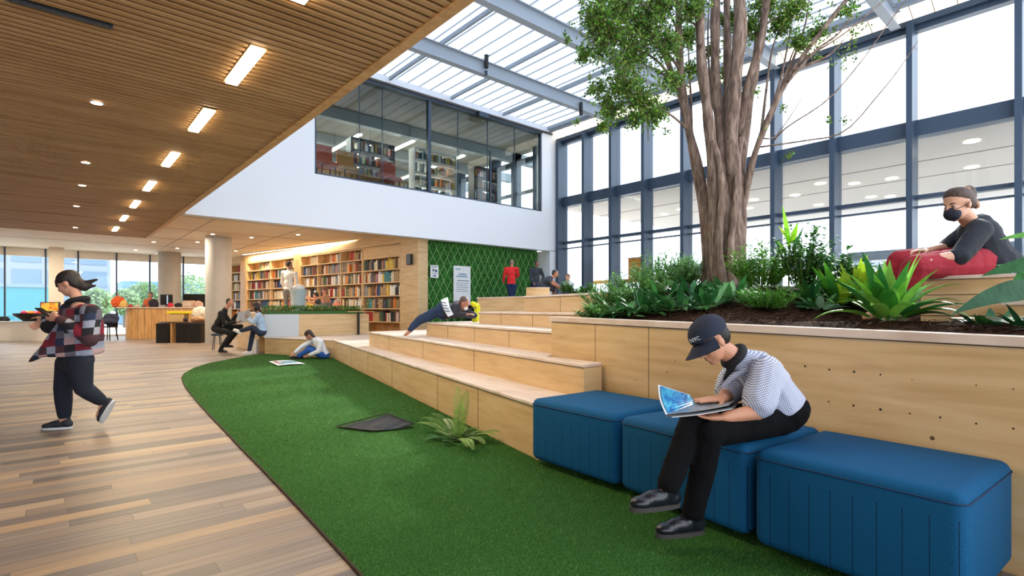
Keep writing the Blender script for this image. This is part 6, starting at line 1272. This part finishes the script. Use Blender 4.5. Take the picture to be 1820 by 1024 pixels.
# chair with a jacket
cq = PD(193, 550, 21.5); cq.z = 0; ch_ = thing('chair', 'dark metal chair with a navy jacket over its back, left of the desk', 'chair', cq)
for sx_, sy_ in ((-1, -1), (1, -1), (1, 1), (-1, 1)): MB().tube([cq+RT*.22*sx_+FW*.22*sy_, cq+RT*.16*sx_+FW*.16*sy_+UP*.52], .02, 8).build('leg', M['black'], ch_)
MB().obox(cq+UP*.54, RT*.22, FW*.22, UP*.025).build('seat', M['black'], ch_, bevel=.01); MB().obox(cq+UP*.8+FW*.2, RT*.22, FW*.02, UP*.28).build('backrest', M['black'], ch_, bevel=.01)
jk = thing('jacket', 'navy jacket hanging over the dark chair by the desk', 'jacket', cq+UP*.6); mb = MB(); mb.ell(cq+UP*.88+FW*.12, RT*.34, FW*.12, UP*.22); mb.ell(cq+UP*.75+RT*.05, RT*.3, FW*.2, UP*.12); bake(mb, 'cloth', cloth('navy jacket cloth', (44, 52, 74)), jk, .025, 2, disp=(.06, .12))
# white plinth, bowl and bright display at far left
pl0 = PD(40, 550, 21.3); pl0.z = 0; t = thing('plinth', 'long low white plinth before the far left windows', 'plinth', pl0); MB().obox(pl0+UP*.37, RT*1.45, FW*.34, UP*.37).build('base', M['creamwhite'], t); MB().obox(pl0+UP*.76, RT*1.48, FW*.37, UP*.02).build('top', M['white'], t, bevel=.01)
bw = pl0+RT*.42+UP*.782; bq = thing('bowl', 'wide black bowl of colourful items on the white plinth', 'bowl', bw); MB().lathe(bw, [(.3, 0), (.34, .04), (.58, .22), (.62, .31), (.57, .31), (.34, .09), (0, .07)], 28).build('shell', M['black'], bq, smooth=True, sharp=40)
for k, c in enumerate(((220, 60, 60), (236, 180, 60), (230, 120, 160), (240, 220, 120), (200, 60, 110), (250, 140, 60))):
    a = k*1.05; lump('parcel', ['red', 'amber', 'pink', 'pale yellow', 'magenta', 'orange'][k]+' wrapped parcel in the wide black bowl', 'parcel', bw+RT*.28*math.cos(a)+FW*.28*math.sin(a)+UP*.235, .12, .11, .10, c, disp=(.01, .05))
t = thing('display_screen', 'red and yellow lit display board above the black bowl', 'screen', V((bw.x, bw.y, 0))+FW*.8); MB().obox(bw+UP*.57+FW*.8, RT*.4, FW*.03, UP*.2).build('frame', M['black'], t); sc_m = ramp_mat('poster colours', [(210, 40, 60), (240, 150, 40), (250, 220, 60), (240, 120, 120)], 5, lo=.35, hi=.65); MB().obox(bw+UP*.57+FW*.766, RT*.36, FW*.004, UP*.17).build('picture', sc_m, t); MB().obox(V((bw.x, bw.y, .58))+FW*.8, RT*.04, FW*.03, UP*.58).build('stand', M['black'], t)
boxy('case', 'black flat case at the very left edge before the windows', 'case', PZ(-2, 576, .7) if 0 else pl0-RT*1.0+UP*.782-FW*.05, .7, .3, .18, (28, 30, 34), ('strap', (60, 62, 66))); lump('ball', 'small black ball beside the flat case on the plinth', 'ball', pl0-RT*.42+UP*.782-FW*.2, .09, .09, .08, (20, 20, 24), disp=(.002, .1))
# trees and bushes outdoors beyond the left windows
for i, (px, d, r_, lab) in enumerate(((255, 42, 1.3, 'rounded green bush outside between desk and far column'), (340, 44, 1.7, 'sunlit green tree outside between the two columns'), (170, 31, .8, 'green bush outside behind the walking person'), (222, 38, .9, 'small bush outside above the orange bag'))):
    q = PD(px, 550, d); q.z = -.05; t = thing('garden_tree', lab, 'tree', q, 'trees outside the far windows'); mb = MB()
    for k in range(2600):
        v = rv()*r_*rnd.uniform(.6, 1); mb.color(jc(rnd.choice([(140, 168, 120), (160, 186, 138), (116, 146, 104)]))); leaf_q(mb, q+UP*(r_+.9)+v, rv(), rv(), .2, .07)  # leaf greens paled to paint outdoor haze into them
    mb.build('crown', leafm, t); MB().tube([q, q+UP*1.6], [.12, .08], 8).build('trunk', bark, t)
# gallery furniture seen through the upper window
def gal(px, py, y): return PYY(px, py, y)
for i, (x, lab) in enumerate(((6.3, 'orange chair upstairs at the far left of the gallery window'), (7.1, 'amber chair upstairs beside the orange one'), (8.7, 'orange red chair upstairs right of the book shelf'))):
    q = V((x, 15.9+.2*i, 4.752)); c = ((226, 96, 50), (232, 160, 70), (220, 90, 60))[i]; t = thing('lounge_chair', lab, 'chair', q, 'coloured chairs in the upper gallery'); m_ = mat('chair shell %d' % i, c, .5)
    MB().box((x-.28, q.y-.28, 5.6), (x+.28, q.y+.28, 5.7)).build('seat', m_, t, bevel=.02); MB().box((x-.28, q.y+.2, 5.7), (x+.28, q.y+.28, 6.3)).build('backrest', m_, t, bevel=.02)
    for a in (-1, 1):
        for b in (-1, 1): MB().tube([(x+.24*a, q.y+.22*b, 4.752), (x+.2*a, q.y+.2*b, 5.6)], .015, 6).build('leg', M['black'], t)
for i, (x, y, w_, lab) in enumerate(((7.6, 17.0, 1.6, 'grey metal shelving unit upstairs left in the gallery'), (9.8, 16.6, 1.8, 'white book shelving upstairs in the middle of the gallery'), (12.9, 17.2, 1.2, 'dark shelving unit upstairs at the right of the gallery'))):
    t = thing('shelving_unit', lab, 'shelf', (x, y, 4.752), 'shelving in the upper gallery'); m_ = (M['steel'], M['white'], M['black'])[i]
    for s_ in (0, 1): MB().box((x+w_*s_-.02, y, 4.752), (x+w_*s_+.02, y+.4, 7.05)).build('side_panel', m_, t)
    for z in (4.85, 5.3, 5.75, 6.2, 6.65, 7.05): MB().box((x, y, z-.015), (x+w_, y+.4, z+.015)).build('shelf', m_, t)
    fb = MB(); xx = x+.05
    while xx < x+w_-.08:
        for z in (4.87, 5.32, 5.77, 6.22, 6.67):
            if rnd.random() < .8: fb.color(PAL[rnd.choice(PN)]).box((xx, y+.08, z), (xx+.045, y+.3, z+rnd.uniform(.22, .34)))
        xx += .05
    fb.build('contents', bm_, t, kind='stuff')
t = thing('work_table', 'long timber work table upstairs behind the gallery glass', 'table', (7.8, 16.6, 4.752)); MB().box((6.2, 16.35, 5.62), (9.4, 16.9, 5.67)).build('tabletop', M['plyd'], t, bevel=.005)
for a in (6.3, 9.3):
    for b in (16.42, 16.83): MB().box((a-.03, b-.03, 4.752), (a+.03, b+.03, 5.62)).build('leg', M['white'], t)
